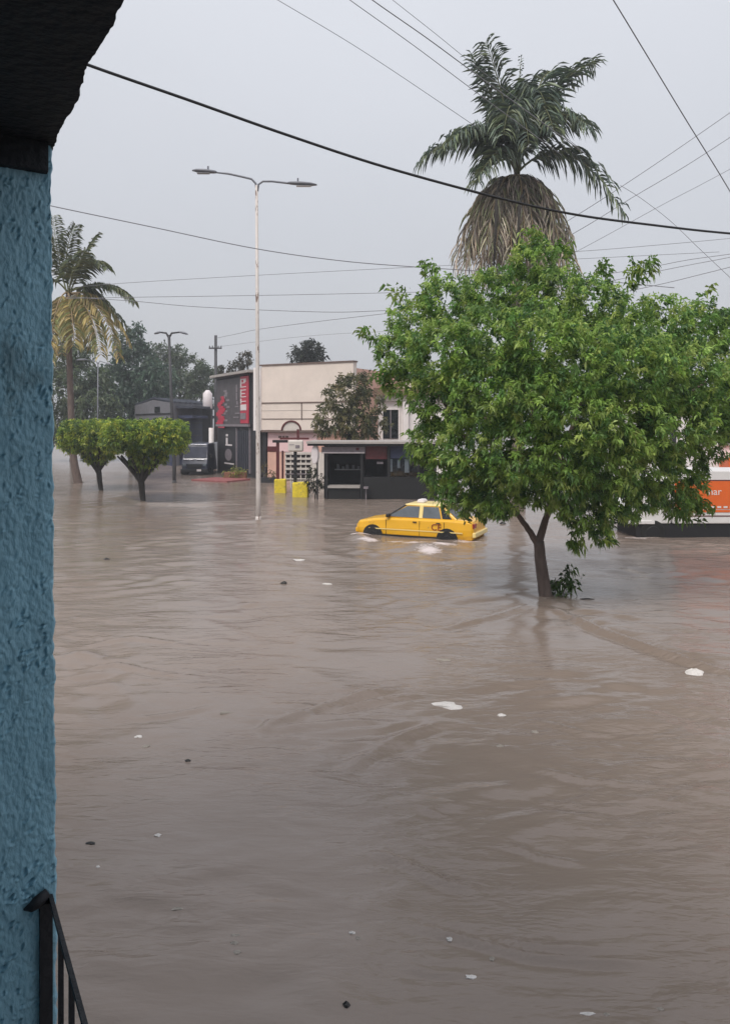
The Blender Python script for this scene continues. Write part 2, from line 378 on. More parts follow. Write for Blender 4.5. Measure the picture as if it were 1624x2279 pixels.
pm = np.clip(vnoise(UU * 14, ZZ * 7, 3) * 2.2 - 0.8, 0, 1)
for k in range(760):
    cu, cz = rng.uniform(0, wid), rng.uniform(ZF, ZE); ln = rng.uniform(0.0022, 0.006); wd = rng.uniform(0.0015, 0.0028); an = rng.normal(2.3, 0.4)
    a = (UU - cu) * math.cos(an) + (ZZ - cz) * math.sin(an); b = -(UU - cu) * math.sin(an) + (ZZ - cz) * math.cos(an)
    D -= (0.35 + pm) * rng.uniform(0.003, 0.007) * np.exp(-(a / ln) ** 2 - (b / wd) ** 2)
    D += (0.35 + pm) * 0.0035 * np.exp(-(a / ln) ** 2 - ((b - 1.6 * wd) / wd) ** 2)
edge = 0.0008 * np.sin(zz * 55) + 0.004 * (vnoise(zz * 70, zz * 0, 5) - 0.5) - 0.010 * (zz - ZF) / 1.6 + 0.0095
mb = MB(); vs = []
for j in range(nh):
    for i in range(nw):
        t_ = uu[i] - (edge[j] if i == 0 else edge[j] * max(0, 1 - i / 8))
        if i == 0: dd = -0.010
        elif i == 1: dd = -0.003 + D[j, i]
        else: dd = D[j, i]
        q = K + NIN * t_ + U * dd; vs.append((q.x, q.y, zz[j]))
fs = [(j * nw + i, j * nw + i + 1, (j + 1) * nw + i + 1, (j + 1) * nw + i) for j in range(nh - 1) for i in range(nw - 1)]
mb.add(vs, fs); mb.build('end_wall', 'blue_paint', house, smooth=True)
mb = MB(); mb.prism([hp(-0.22, 0.004), hp(-0.012, 0.012), hp(-0.012, 1.5), hp(-0.22, 1.5)], ZF, ZE - 0.002); mb.build('wall_core', 'blue_paint', house)
mb = MB(); mb.prism([hp(-3.58, 0.07), hp(-0.222, 0.07), hp(-0.222, 6.8), hp(-3.58, 6.8)], ZF - 0.139, ZE + 0.16); mb.build('front_wall', 'blue_paint', house)  # unseen wing past the end wall, added to shade the near water
mb = MB(); mb.prism([hp(-0.012, 0.16), hp(-0.004, 0.16), hp(-0.004, 1.45), hp(-0.012, 1.45)], ZF + .001, ZE - 0.004); mb.build('end_wall', 'blue_paint', house)
mb = MB(); mb.prism([hp(-0.21, 1.46), hp(8, 1.46), hp(8, 1.66), hp(-0.21, 1.66)], ZF, ZE - 0.003); mb.build('back_wall', 'blue_paint', house)
mb = MB(); mb.prism([hp(-3.6, 0.05), hp(8, 0.05), hp(8, 7), hp(-3.6, 7)], -0.44, ZF - 0.14); mb.build('lower_wall', 'blue_paint', house)  # lower storey, lengthened out of view beneath the added wing
mb = MB(); mb.prism([hp(-0.221, -0.02), hp(8.1, -0.02), hp(8.1, 6.9), hp(-0.221, 6.9)], ZF - 0.138, ZF - 0.001); mb.build('balcony_floor', 'concrete', house)
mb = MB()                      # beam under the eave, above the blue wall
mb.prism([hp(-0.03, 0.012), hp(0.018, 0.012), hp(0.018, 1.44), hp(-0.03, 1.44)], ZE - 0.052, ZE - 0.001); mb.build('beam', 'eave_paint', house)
# eave slab with a broken front edge
n = 300; poly = []
for i in range(n + 1):
    a = -0.20 + 2.9 * i / n
    poly.append(hp(a, 0.0025 * math.sin(a * 23) + 0.0022 * (random.random() - 0.5) + 0.006 * (vnoise(np.array(a * 45 + 20), np.array(0.3), 8) - .5) + 0.005 * (vnoise(np.array(a * 17 + 9), np.array(0.6), 9) - .5)))
poly += [hp(8, 0.0), hp(8, 7), hp(-0.20, 7)]
mb = MB(); mb.prism([hp(-3.6, 0.06), hp(8, 0.06), hp(8, 6.9), hp(-3.6, 6.9)], ZE + 0.162, 10.4); mb.build('shade_storey', 'blue_paint', house)  # unseen upper storey, added tall so the near water lies in shade
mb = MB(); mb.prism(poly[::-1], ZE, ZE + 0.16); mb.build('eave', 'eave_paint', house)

rail = thing('balcony_railing', 'black iron balcony railing fixed to the blue wall', 'railing', (K.x, K.y, ZF))
ZR = EYE - 0.615 * 1.36
def hv(a, b, z): q = hp(a, b); return Vector((q[0], q[1], z))
mb = MB(); mb.prism([hp(-0.003, 0.003), hp(3.0, 0.003), hp(3.0, 0.010), hp(-0.003, 0.010)], ZR - 0.008, ZR); mb.build('top_rail', 'iron_black', rail)
mb = MB(); mb.prism([hp(0.013, 0.001), hp(3.0, 0.001), hp(3.0, 0.012), hp(0.013, 0.012)], ZF + 0.06, ZF + 0.085); mb.build('bottom_rail', 'iron_black', rail)
mb = MB(); mb.prism([hp(0.0, 0.004), hp(0.012, 0.004), hp(0.012, 0.025), hp(0.0, 0.025)], ZF, ZR - 0.009); mb.build('post', 'iron_black', rail)
for k in range(1, 26):
    a = 0.008 + 0.105 * k
    mb = MB(); mb.prism([hp(a, 0.002), hp(a + 0.008, 0.002), hp(a + 0.008, 0.010), hp(a, 0.010)], ZF + 0.086, ZR - 0.009); mb.build('baluster', 'iron_black', rail)
mb = MB(); mb.tube([hv(0.01, 0.012, ZR + 0.010), hv(0.012, 0.03, ZR - 0.002), hv(0.010, 0.04, ZR - 0.008), hv(0.004, 0.050, ZR - 0.012)], [0.008, 0.011, 0.008, 0.002], 8); mb.build('wall_bracket', 'iron_black', rail, smooth=True)

# ------------------------------------------------------------------ foliage tools
def unit(v): return v / np.maximum(np.linalg.norm(v, axis=-1, keepdims=True), 1e-9)
def leaf_object(name, Pn, Dn, Ln, Wn, col, m, parent, droop=0.2, kind=None):
    n = len(Pn); inv = wm(parent).inverted(); off = np.array(inv.translation)
    up = np.array([0, 0, 1.0]); rnd = rng.normal(size=(n, 3)) * 0.6 + up
    Sd = unit(np.cross(Dn, rnd)); Nn = unit(np.cross(Sd, Dn))
    Ln = np.broadcast_to(np.asarray(Ln, float), (n,))[:, None]; Wn = np.broadcast_to(np.asarray(Wn, float), (n,))[:, None]
    b = Pn; tip = Pn + Dn * Ln - up * (droop * Ln)
    mid = Pn + Dn * Ln * 0.48 + Nn * Ln * 0.07
    l = mid + Sd * Wn * 0.5 - Nn * Wn * 0.15; r = mid - Sd * Wn * 0.5 - Nn * Wn * 0.15
    co = np.stack([b, l, tip, r], 1).reshape(-1, 3) + off
    i0 = np.arange(n)[:, None] * 4
    tri = np.concatenate([i0 + np.array([[0, 1, 2]]), i0 + np.array([[0, 2, 3]])], 1).reshape(-1)
    me = bpy.data.meshes.new(name); me.vertices.add(len(co)); me.vertices.foreach_set('co', co.ravel())
    me.loops.add(len(tri)); me.loops.foreach_set('vertex_index', tri); nt_ = len(tri) // 3
    me.polygons.add(nt_); me.polygons.foreach_set('loop_start', np.arange(nt_) * 3)
    c4 = np.ones((n, 4)); c4[:, :3] = col; c4 = np.repeat(c4, 4, 0)
    at = me.attributes.new('tint', 'FLOAT_COLOR', 'POINT'); at.data.foreach_set('color', c4.ravel().astype(np.float32))
    me.update(); me.validate(); me.materials.append(M[m])
    o = bpy.data.objects.new(name, me); C.objects.link(o); o.parent = parent
    if kind: o['kind'] = kind
    return o
def palette(n, cols, wts, var=0.25):
    cols = np.array(cols); k = rng.choice(len(cols), n, p=np.array(wts) / sum(wts))
    return cols[k] * rng.uniform(1 - var, 1 + var, (n, 1)) * rng.uniform(0.94, 1.06, (n, 3))
def crown(name, blobs, dens, per, L, W, cols, wts, parent, m='leaf', droop=0.3, inner=0.55, flat=None, keep=None):
    Cc = []
    cs = np.array([b[0] for b in blobs]); rs = np.array([b[1] for b in blobs], float)
    if rs.ndim == 1: rs = np.stack([rs] * 3, 1)
    for c, r in zip(cs, rs):
        k = max(6, int(dens * 12.57 * (np.prod(r) ** (2 / 3)))); d = unit(rng.normal(size=(k, 3)))
        q = c + d * r * (inner + (1 - inner) * rng.random((k, 1)) ** 0.6)
        dd = np.linalg.norm((q[:, None, :] - cs[None]) / rs[None], axis=2); q = q[np.sum(dd < 0.55, 1) == 0]; Cc.append(q)
    Cc = np.concatenate(Cc)
    if keep is not None: Cc = Cc[keep(Cc)]
    n = len(Cc)
    ctr = cs.mean(0); outd = unit(Cc - ctr)
    ax = unit(outd * 0.8 + rng.normal(size=(n, 3)) * 0.6 + np.array([0, 0, 0.25]))
    ccol = palette(n, cols, wts)
    Pn = np.repeat(Cc, per, 0); A = np.repeat(ax, per, 0)
    N = n * per
    Dn = unit(A * 0.7 + unit(rng.normal(size=(N, 3))) * 0.95 - np.array([0, 0, droop * 0.8]))
    Pn = Pn + A * rng.uniform(-0.5, 0.8, (N, 1)) * L * 1.1 + rng.normal(size=(N, 3)) * L * 0.2
    col = np.repeat(ccol, per, 0) * rng.uniform(0.8, 1.2, (N, 1))
    return leaf_object(name, Pn, Dn, L * rng.uniform(0.7, 1.25, N), W * rng.uniform(0.75, 1.2, N), col, m, parent, droop, 'stuff')
def limb(mb, pts, r0, r1, n=8, jit=0.0):
    pts = [Vector(p) for p in pts]; out_ = []
    m = len(pts)
    for i in range(m - 1):
        p0 = pts[max(i - 1, 0)]; p1 = pts[i]; p2 = pts[i + 1]; p3 = pts[min(i + 2, m - 1)]
        for s in range(4):
            t = s / 4
            q = 0.5 * ((2 * p1) + (p2 - p0) * t + (2 * p0 - 5 * p1 + 4 * p2 - p3) * t * t + (3 * p1 - p0 - 3 * p2 + p3) * t ** 3)
            out_.append(q + Vector((random.uniform(-jit, jit), random.uniform(-jit, jit), 0)))
    out_.append(pts[-1]); k = len(out_)
    mb.tube(out_, [r0 + (r1 - r0) * (i / (k - 1)) ** 0.8 for i in range(k)], n)

# ------------------------------------------------------------------ leafy street tree in the flood
TB = G(1212, 1325); TD = TB.y
tree = thing('street_tree', 'large leafy green tree with a forked trunk standing in the flood', 'tree', TB)
def tp(px, py, dy=0.0): return P(px, py, TD + dy)
mb = MB(); limb(mb, [tp(1216, 1352), tp(1211, 1310), tp(1203, 1250), tp(1199, 1205)], 0.165, 0.115, 12, 0.006); mb.build('trunk', 'bark', tree, smooth=True)
for pts, r0, r1 in (([tp(1200, 1222), tp(1180, 1185), tp(1156, 1152), tp(1110, 1090, -.5), tp(1040, 980, -1), tp(960, 850, -1)], .085, .025),
                    ([tp(1198, 1210), tp(1210, 1170), tp(1222, 1130), tp(1240, 1040, .4), tp(1290, 900, .8), tp(1340, 740, 1)], .10, .03),
                    ([tp(1212, 1160), tp(1245, 1090, -.5), tp(1330, 1010, -1), tp(1450, 930, -1.2), tp(1570, 850, -1)], .07, .02),
                    ([tp(1230, 1100, .3), tp(1190, 980, .8), tp(1180, 800, .5), tp(1190, 620, 0)], .08, .02),
                    ([tp(1110, 1090, -.5), tp(1090, 980, .6), tp(1050, 800, 1)], .05, .02)):
    mb = MB(); limb(mb, pts, r0, r1, 8, 0.01); mb.build('branch', 'bark', tree, smooth=True)
BL = [(1190, 585, 58, 0), (1165, 655, 85, .3), (1240, 660, 80, -.3), (1080, 665, 75, .6), (1000, 680, 75, 0), (930, 720, 70, .2), (1310, 690, 80, -.5), (1390, 720, 75, .6), (1470, 735, 85, -.3), (1560, 735, 75, .2), (1640, 750, 80, .5), (1720, 780, 90, .4),
      (895, 790, 62, -.2), (905, 850, 52, 0), (990, 790, 85, -1.4), (1090, 770, 95, -1.9), (1200, 770, 100, -2.1), (1310, 810, 100, -2.2), (1420, 820, 100, -1.9), (1530, 840, 95, -1.3), (1620, 870, 80, -.6), (1700, 900, 100, .2),
      (985, 890, 75, -.6), (1080, 890, 90, -2.0), (1180, 890, 90, -2.4), (1290, 930, 90, -2.5), (1400, 930, 90, -2.1), (1500, 940, 85, -1.5), (1580, 970, 62, -.5), (975, 980, 68, -.3), (1060, 990, 80, -1.6), (1150, 1000, 85, -2.2),
      (1250, 1030, 75, -2.1), (1350, 1030, 80, -1.9), (1440, 1030, 70, -1.2), (1520, 1030, 55, -.5), (990, 1060, 52, -.1), (1040, 1090, 60, -.6), (1110, 1095, 62, -1.2), (1180, 1085, 42, -1.0), (1255, 1100, 52, -1.5), (1060, 1130, 36, -.3), (1110, 1128, 28, -.6),
      (1300, 1120, 62, -1.3), (1320, 1165, 38, -1.1), (1375, 1110, 58, -1.0), (1430, 1100, 45, -.6), (1500, 1110, 42, -.3), (1545, 1095, 36, -.2),
      (1250, 800, 150, 2.5), (1100, 850, 130, 2.2), (1420, 850, 140, 2.4), (1250, 980, 110, 2.0), (1600, 900, 100, 1.8), (1130, 1060, 70, 1.2), (1380, 1020, 90, 1.6)]
blobs = [(np.array(tp(px, py, dy * 0.85)), np.array([r / 100, r / 100 * 1.0, r / 100 * 0.9]) * TD / 17.0) for px, py, r, dy in BL]
GC = [(0.27, 0.41, 0.09), (0.16, 0.29, 0.075), (0.40, 0.52, 0.14), (0.085, 0.17, 0.055)]
crown('crown', blobs, 25, 17, 0.118, 0.046, GC, [4.5, 4, 3.0, 1.2], tree, droop=0.3)
# loose sprays standing out of the outline
sp_b = [(np.array(tp(px, py, dy)), np.array([r / 100] * 3)) for px, py, r, dy in ((1425, 600, 30, .5), (1400, 640, 18, .5), (820, 745, 22, .2), (880, 645, 22, .2), (1580, 660, 20, 0), (960, 600, 22, .5), (1345, 605, 20, 0), (1250, 560, 24, .2), (1180, 535, 30, .2), (1555, 1130, 30, 0), (1500, 1135, 26, 0), (1285, 1195, 20, -1.2), (1340, 1190, 18, -1.2), (845, 840, 20, 0), (920, 1000, 20, 0))]
crown('leaf_spray', sp_b, 20, 12, 0.15, 0.05, [(0.13, 0.24, 0.04), (0.24, 0.32, 0.06)], [3, 2], tree, droop=0.5, inner=0.1)
sb = G(1250, 1322)
shoot = thing('water_sprout', 'small leafy sprout poking from the flood beside the forked trunk', 'plant', sb)
mb = MB()
for a, b in (((1240, 1325), (1262, 1268)), ((1245, 1325), (1235, 1285)), ((1252, 1325), (1272, 1290))):
    limb(mb, [G(a[0], 1325) - Vector((0, 0, .05)), P((a[0] + b[0]) / 2 - 3, 1300, sb.y), P(b[0], b[1], sb.y)], 0.012, 0.005, 5)
mb.build('stem', 'bark', shoot, smooth=True)
crown('foliage', [(np.array(P(px, py, sb.y)), np.array([r / 100] * 3)) for px, py, r in ((1240, 1305, 18), (1262, 1280, 17), (1250, 1312, 22), (1272, 1296, 12))], 22, 8, 0.17, 0.05, [(0.05, 0.10, 0.02), (0.09, 0.16, 0.03)], [2, 1], shoot, droop=0.6, inner=0.1)

# ------------------------------------------------------------------ palms
def arc(p0, p1, p2, n):
    return [(1 - t) ** 2 * Vector(p0) + 2 * (1 - t) * t * Vector(p1) + t * t * Vector(p2) for t in [i / (n - 1) for i in range(n)]]
def frond(name, path, ll, lw, pairs, col, rmat, lmat, parent, droop=0.5, plume=0.5, r0=0.05, start=0.15, hang=0.0):
    pts = path; m = len(pts)
    mb = MB(); mb.tube(pts, [r0 * (1 - 0.85 * i / (m - 1)) for i in range(m)], 5)
    o = mb.build(name, rmat, parent, smooth=True)
    Ps, Ds, Ls = [], [], []
    for i in range(pairs):
        f = start + (1 - start) * (i + random.random() * 0.6) / pairs; x = f * (m - 1); k = min(int(x), m - 2); p = pts[k].lerp(pts[k + 1], x - k)
        t = (pts[k + 1] - pts[k]).normalized(); s = t.cross(Vector((0, 0, 1)))
        if s.length < 0.05: s = t.cross(Vector((0, 1, 0)))
        s.normalize(); nn = s.cross(t)
        ln = ll * (0.45 + 0.55 * math.sin(math.pi * min(1, 0.18 + 0.8 * f))) * random.uniform(0.85, 1.1)
        for sg in (-1, 1):
            d = s * sg * (1 - hang) + t * 0.65 + nn * random.uniform(-plume, plume) + Vector((0, 0, -hang * 1.3))
            Ps.append(p); Ds.append(d.normalized()); Ls.append(ln)
    Ps = np.array(Ps); Ds = np.array(Ds); Ls = np.array(Ls); n = len(Ps)
    # each leaflet: a folded near half and a drooping far half
    half = Ps + Ds * Ls[:, None] * 0.5
    D2 = unit(Ds - np.array([0, 0, droop]) + rng.normal(size=(n, 3)) * 0.08)
    pal = palette(n, col, [1] * len(col), 0.2)
    P2 = np.concatenate([Ps, half - D2 * Ls[:, None] * 0.08]); DD = np.concatenate([Ds, D2]); LL = np.concatenate([Ls * 0.62, Ls * 0.62])
    leaf_object('leaflets', P2, DD, LL, lw, np.concatenate([pal, pal]), lmat, o, droop * 0.25, 'stuff')
    return o
PD = 34.0
pb = Vector(((1150 - CX) / FPX * PD, PD, -0.45)); pc = P(1150, 385, PD)
palm = thing('royal_palm', 'tall palm with dark green fronds and a brown skirt of dead fronds behind the tree', 'palm tree', (pb.x, pb.y, 0))
mb = MB(); zs = [-0.45, 0.4, 2, 5, 8, 11, pc.z - 1.2, pc.z + 0.2]; rr_ = [.42, .36, .30, .30, .27, .24, .2, .13]
mb.tube([(pb.x, pb.y, z) for z in zs], rr_, 12); mb.build('trunk', 'bark_pale', palm, smooth=True)
PG = [(0.12, 0.165, 0.115), (0.19, 0.235, 0.13), (0.08, 0.115, 0.09)]
def pf(mid, tip, dm, dt, **k):
    a = dict(ll=1.4, lw=0.075, pairs=70, col=PG, rmat='rachis', lmat='palm_leaf', droop=0.6, plume=0.6, r0=0.06, start=0.14); a.update(k)
    base = pc + Vector((random.uniform(-.08, .08), random.uniform(-.08, .08), random.uniform(-.1, .15)))
    q0, q2 = base, P(tip[0], tip[1], PD + dt); mm = P(mid[0], mid[1], PD + dm); q1 = 2 * mm - 0.5 * (q0 + q2)
    return frond('frond', arc(q0, q1, q2, 14), a['ll'], a['lw'], a['pairs'], a['col'], a['rmat'], a['lmat'], palm, a['droop'], a['plume'], a['r0'], a['start'])
pf((1118, 215), (1080, 92), -.4, -.8)
pf((1105, 240), (1050, 125), .5, 1.2, pairs=44)
pf((1225, 215), (1325, 138), .3, .6)
pf((1200, 190), (1245, 170), 1.2, 2.4, pairs=44)
pf((1218, 262), (1318, 285), -1.2, -2.6, droop=.8)
pf((1190, 235), (1235, 300), -2.0, -3.6, droop=.9, ll=1.1)
pf((1265, 345), (1390, 475), -.2, -.5, droop=.9)
pf((1060, 300), (930, 362), -.2, -.6, droop=.8)
pf((1085, 285), (985, 330), -1.4, -2.8, droop=.9)
pf((1160, 250), (1178, 330), -2.2, -3.9, droop=.9, ll=1.05)
pf((1150, 230), (1140, 200), 1.5, 3.2)
pf((1140, 240), (1120, 300), -2.2, -3.8, droop=.9)
pf((1180, 215), (1215, 235), -1.6, -3.0, droop=.8)
pf((1120, 330), (1060, 400), -1.6, -2.6, droop=.9)
pf((1150, 270), (1160, 120), .1, .2, ll=.35, pairs=50, start=.05)
DC = [(0.52, 0.45, 0.38), (0.36, 0.31, 0.26), (0.64, 0.55, 0.44), (0.40, 0.42, 0.25), (0.22, 0.19, 0.15)]
for k in range(30):
    a = 6.2832 * k / 30 + random.uniform(-.08, .08); R = random.uniform(2.0, 2.85); dz = random.uniform(3.4, 5.6)
    ca, sa = math.cos(a), math.sin(a)
    q0 = pc + Vector((ca * .12, sa * .12, -0.15)); kk_ = random.uniform(.42, .62); q1 = pc + Vector((ca * R * kk_, sa * R * kk_, -0.15)); q2 = pc + Vector((ca * R, sa * R, -dz))
    fr = frond('dead_frond', arc(q0, q1, q2, 12), 1.45, 0.055, 42, DC, 'rachis_dry', 'dry_leaf', palm, droop=0.7, plume=0.7, r0=0.05, start=0.05, hang=random.uniform(.3, .6))
for k in range(9):
    a = 6.2832 * k / 9 + random.uniform(-.1, .1); R = random.uniform(1.0, 1.5); dz = random.uniform(3.0, 4.2); ca, sa = math.cos(a), math.sin(a)
    q0 = pc + Vector((ca * .12, sa * .12, -0.3)); q1 = pc + Vector((ca * R * .9, sa * R * .9, -0.3)); q2 = pc + Vector((ca * R, sa * R, -dz))
    frond('dead_frond', arc(q0, q1, q2, 10), 1.1, 0.12, 40, DC, 'rachis_dry', 'dry_leaf', palm, droop=0.9, plume=0.25, r0=0.05, start=0.05, hang=0.6)

for px, y0, y1 in ((1105, 405, 590), (1156, 430, 560)):
    mb = MB(); mb.tube([P(px + 12, y0 - 12, PD - 1.2), P(px, y0 + 25, PD - 2.5), P(px - 2, (y0 + y1) / 2, PD - 2.95), P(px - 6, y1, PD - 3.1)], [.05, .06, .06, .04], 6); mb.build('stalk', 'bark_dark', palm, smooth=True)
LD = 48.6
lb = G(166, 1075); lc = P(152, 655, LD)
palm2 = thing('coconut_palm', 'leaning coconut palm with yellowing lower fronds beside the blue wall', 'palm tree', lb)
mb = MB(); limb(mb, [lb + Vector((0.35, 0, -.45)), lb + Vector((0.12, 0, .5)), P(162, 1000, LD), P(156, 850, LD), lc - Vector((0, 0, .6)), lc], 0.30, 0.13, 10); mb.build('trunk', 'bark', palm2, smooth=True)
LG = [(0.10, 0.125, 0.045), (0.065, 0.09, 0.04), (0.14, 0.15, 0.055)]; LY = [(0.50, 0.40, 0.16), (0.28, 0.25, 0.10), (0.20, 0.22, 0.08), (0.40, 0.31, 0.15)]
def lf(mid, tip, dm, dt, col, dry=False, **k):
    base = lc + Vector((random.uniform(-.1, .1), random.uniform(-.1, .1), random.uniform(-.2, .2)))
    q2 = P(tip[0], tip[1], LD + dt); mm = P(mid[0], mid[1], LD + dm); q1 = 2 * mm - 0.5 * (base + q2)
    a = dict(ll=1.25, lw=0.12, pairs=44, droop=.5, plume=.15, r0=.06); a.update(k)
    return frond('frond', arc(base, q1, q2, 12), a['ll'], a['lw'], a['pairs'], col, 'rachis_dry' if dry else 'rachis', 'dry_leaf' if dry else 'palm_leaf', palm2, a['droop'], a['plume'], a['r0'], .18)
lf((148, 570), (168, 500), -.3, -.6, LG)
lf((128, 560), (118, 480), .3, .6, LG)
lf((185, 570), (216, 522), .5, 1, LG)
lf((195, 585), (240, 595), -.6, -1.4, LG, droop=.8)
lf((235, 632), (300, 672), -.3, -.6, LG, droop=.9)
lf((90, 620), (40, 700), 0, 0, LG, droop=.9)
lf((205, 650), (285, 730), 1.0, 2.2, LG, droop=.9)
lf((215, 680), (268, 800), -.8, -1.4, LY, True, droop=.8)
lf((195, 690), (225, 790), -1.6, -2.6, LY, True, droop=.8)
lf((225, 670), (290, 765), .4, .8, LY, True, droop=.8)
lf((180, 690), (205, 780), .8, 1.6, LY, True, droop=.8)
lf((160, 700), (165, 770), -2.0, -2.6, LY, True, droop=.8)
lf((125, 690), (110, 800), -.8, -1.4, LY, True, droop=.8)
lf((135, 700), (138, 790), .6, 1.4, LY, True, droop=.8)
lf((165, 600), (190, 560), -1.6, -3.0, LG, droop=.6)
for k in range(5):
    a = 1.25 * k; mb = MB(); q = lc + Vector((math.cos(a) * .28, math.sin(a) * .28, -.35 - .1 * (k % 2)))
    mb.tube([q + Vector((0, 0, .16)), q + Vector((0, 0, .1)), q, q + Vector((0, 0, -.1)), q + Vector((0, 0, -.16))], [.02, .12, .15, .11, .02], 8); mb.build('coconut', 'rachis_dry', palm2, smooth=True)

# ------------------------------------------------------------------ clipped trees on the median
def topiary(base, label, parts, trunk, cols, wts):
    o = thing('clipped_tree', label, 'tree', base, group='clipped trees on the median')
    mb = MB(); limb(mb, trunk, 0.115, 0.16, 10, 0.01); mb.build('trunk', 'bark_dark', o, smooth=True)
    d = base.y
    for k in range(11):
        a = 6.28 * k / 11; mb = MB(); t = Vector(trunk[-1]); limb(mb, [t - Vector((0, 0, .3)), t + Vector((math.cos(a) * .5, math.sin(a) * .5, .35)), t + Vector((math.cos(a) * 1.1, math.sin(a) * 1.1, 1.0))], .13, .04, 6); mb.build('branch', 'bark_dark', o, smooth=True)
    crown('crown', parts, 22, 12, 0.17, 0.07, cols, wts, o, droop=0.35, inner=0.45, keep=lambda q: q[:, 2] < EYE + .05 / 17 * d + rng.uniform(-.05, .12, len(q)))
    return o
def slabblobs(px0, px1, py0, py1, d, step):
    out_ = []; r = (py1 - py0) / 2 / FPX * d
    x = px0
    while x <= px1:
        for dy in (-1.3, -0.4, 0.5, 1.3):
            out_.append((np.array(P(x + random.uniform(-4, 4), (py0 + py1) / 2 + random.uniform(-5, 5), d + dy)), np.array([step * 0.95 / FPX * d, 0.75, r * random.uniform(.9, 1.08)])))
        x += step
    return out_
TC = [(0.27, 0.37, 0.055), (0.16, 0.25, 0.045), (0.44, 0.50, 0.08), (0.08, 0.15, 0.04)]
b1 = G(222, 1091); b2 = G(316, 1116)
pl = slabblobs(156, 262, 934, 1008, b1.y, 21) + [(np.array(P(219, 1014, b1.y)), np.array([.9, .9, .45]))]
topiary(b1, 'left flat-topped clipped tree of the pair on the flooded median', pl, [P(226, 1100, b1.y), P(222, 1070, b1.y), P(218, 1038, b1.y)], TC, [3, 3, 2.2, 2])
pr_ = slabblobs(252, 400, 934, 1004, b2.y, 24) + [(np.array(P(328, 1014, b2.y)), np.array([1.0, 1.0, .5])), (np.array(P(318, 1032, b2.y)), np.array([.5, .5, .4]))]
topiary(b2, 'right flat-topped clipped tree with a dark funnel-shaped underside', pr_, [P(320, 1125, b2.y), P(316, 1095, b2.y), P(314, 1060, b2.y)], TC, [3, 3, 2.2, 2])

# ------------------------------------------------------------------ distant trees
def fartree(label, px, d, tops, cols, L=0.5, dens=2.6, per=10, name='background_tree', group=None, trunk_r=0.3):
    x = (px - CX) / FPX * d; o = thing(name, label, 'tree', (x, d, -.4), group=group)
    bl = [(np.array(P(a, b, d + c)), np.array([r / FPX * d, r / FPX * d, r * 0.9 / FPX * d])) for a, b, r, c in tops]
    zt = min(b[0][2] for b in bl)
    mb = MB(); limb(mb, [(x, d, -.45), (x + .1, d, zt * .5), (x, d, zt + .5)], trunk_r, trunk_r * .6, 8); mb.build('trunk', 'bark_dark', o, smooth=True)
    crown('crown', bl, dens, per, L, L * 0.36, cols, [1] * len(cols), o, droop=.3)
    return o
FG = [(0.10, 0.14, 0.075), (0.07, 0.105, 0.06), (0.14, 0.175, 0.09)]
FB = [(0.085, 0.14, 0.095), (0.06, 0.105, 0.075), (0.115, 0.17, 0.115)]
G3 = 'trees behind the clipped pair'
fartree('tall dark tree right behind the yellowing palm trunk', 160, 76, [(150, 880, 60, 0), (190, 850, 55, 1), (140, 800, 45, 2), (215, 905, 50, -1), (175, 790, 35, 1), (130, 940, 50, 0)], FG, group=G3)
fartree('blue-green tree with upright leafy tips beside the yellowing palm', 290, 82, [(250, 860, 55, 0), (300, 810, 50, 1), (285, 770, 38, 0), (340, 850, 50, -1), (305, 735, 14, 0), (270, 905, 50, -2), (325, 900, 45, 0)], FB, L=.55, group=G3)
fartree('broad grey-green tree behind the double lamp and shed', 400, 92, [(370, 820, 45, 0), (420, 830, 45, 1), (455, 845, 38, 0), (400, 865, 50, -1), (355, 790, 28, 0), (440, 880, 40, 0), (395, 790, 22, 1)], [(0.11, 0.145, 0.09), (0.085, 0.115, 0.075), (0.14, 0.17, 0.105)], group=G3)
mb = None
fartree('small brownish treetop above the roof of the red and black shop', 535, 75, [(545, 800, 18, 0), (525, 815, 16, 1), (500, 825, 14, 0)], [(0.09, 0.075, 0.045), (0.06, 0.06, 0.035)], L=.35, dens=5)
fartree('dark round treetop peeking over the long beige wall', 685, 72, [(672, 790, 22, 0), (692, 778, 22, 0), (705, 795, 18, 1), (684, 800, 22, 0)], [(0.05, 0.06, 0.045), (0.035, 0.045, 0.035)], L=.5, dens=4)
bt = fartree('olive bushy tree growing behind the black kiosk', 775, 44, [(760, 885, 42, 0), (790, 865, 40, .5), (815, 905, 42, 0), (740, 930, 38, -.3), (790, 940, 45, 0), (720, 950, 24, 0), (830, 945, 32, .3), (765, 855, 22, 0), (808, 845, 18, 0)],
             [(0.17, 0.17, 0.075), (0.11, 0.12, 0.055), (0.25, 0.23, 0.11), (0.07, 0.08, 0.04)], L=.26, dens=7, per=10, name='bushy_tree', trunk_r=.14)

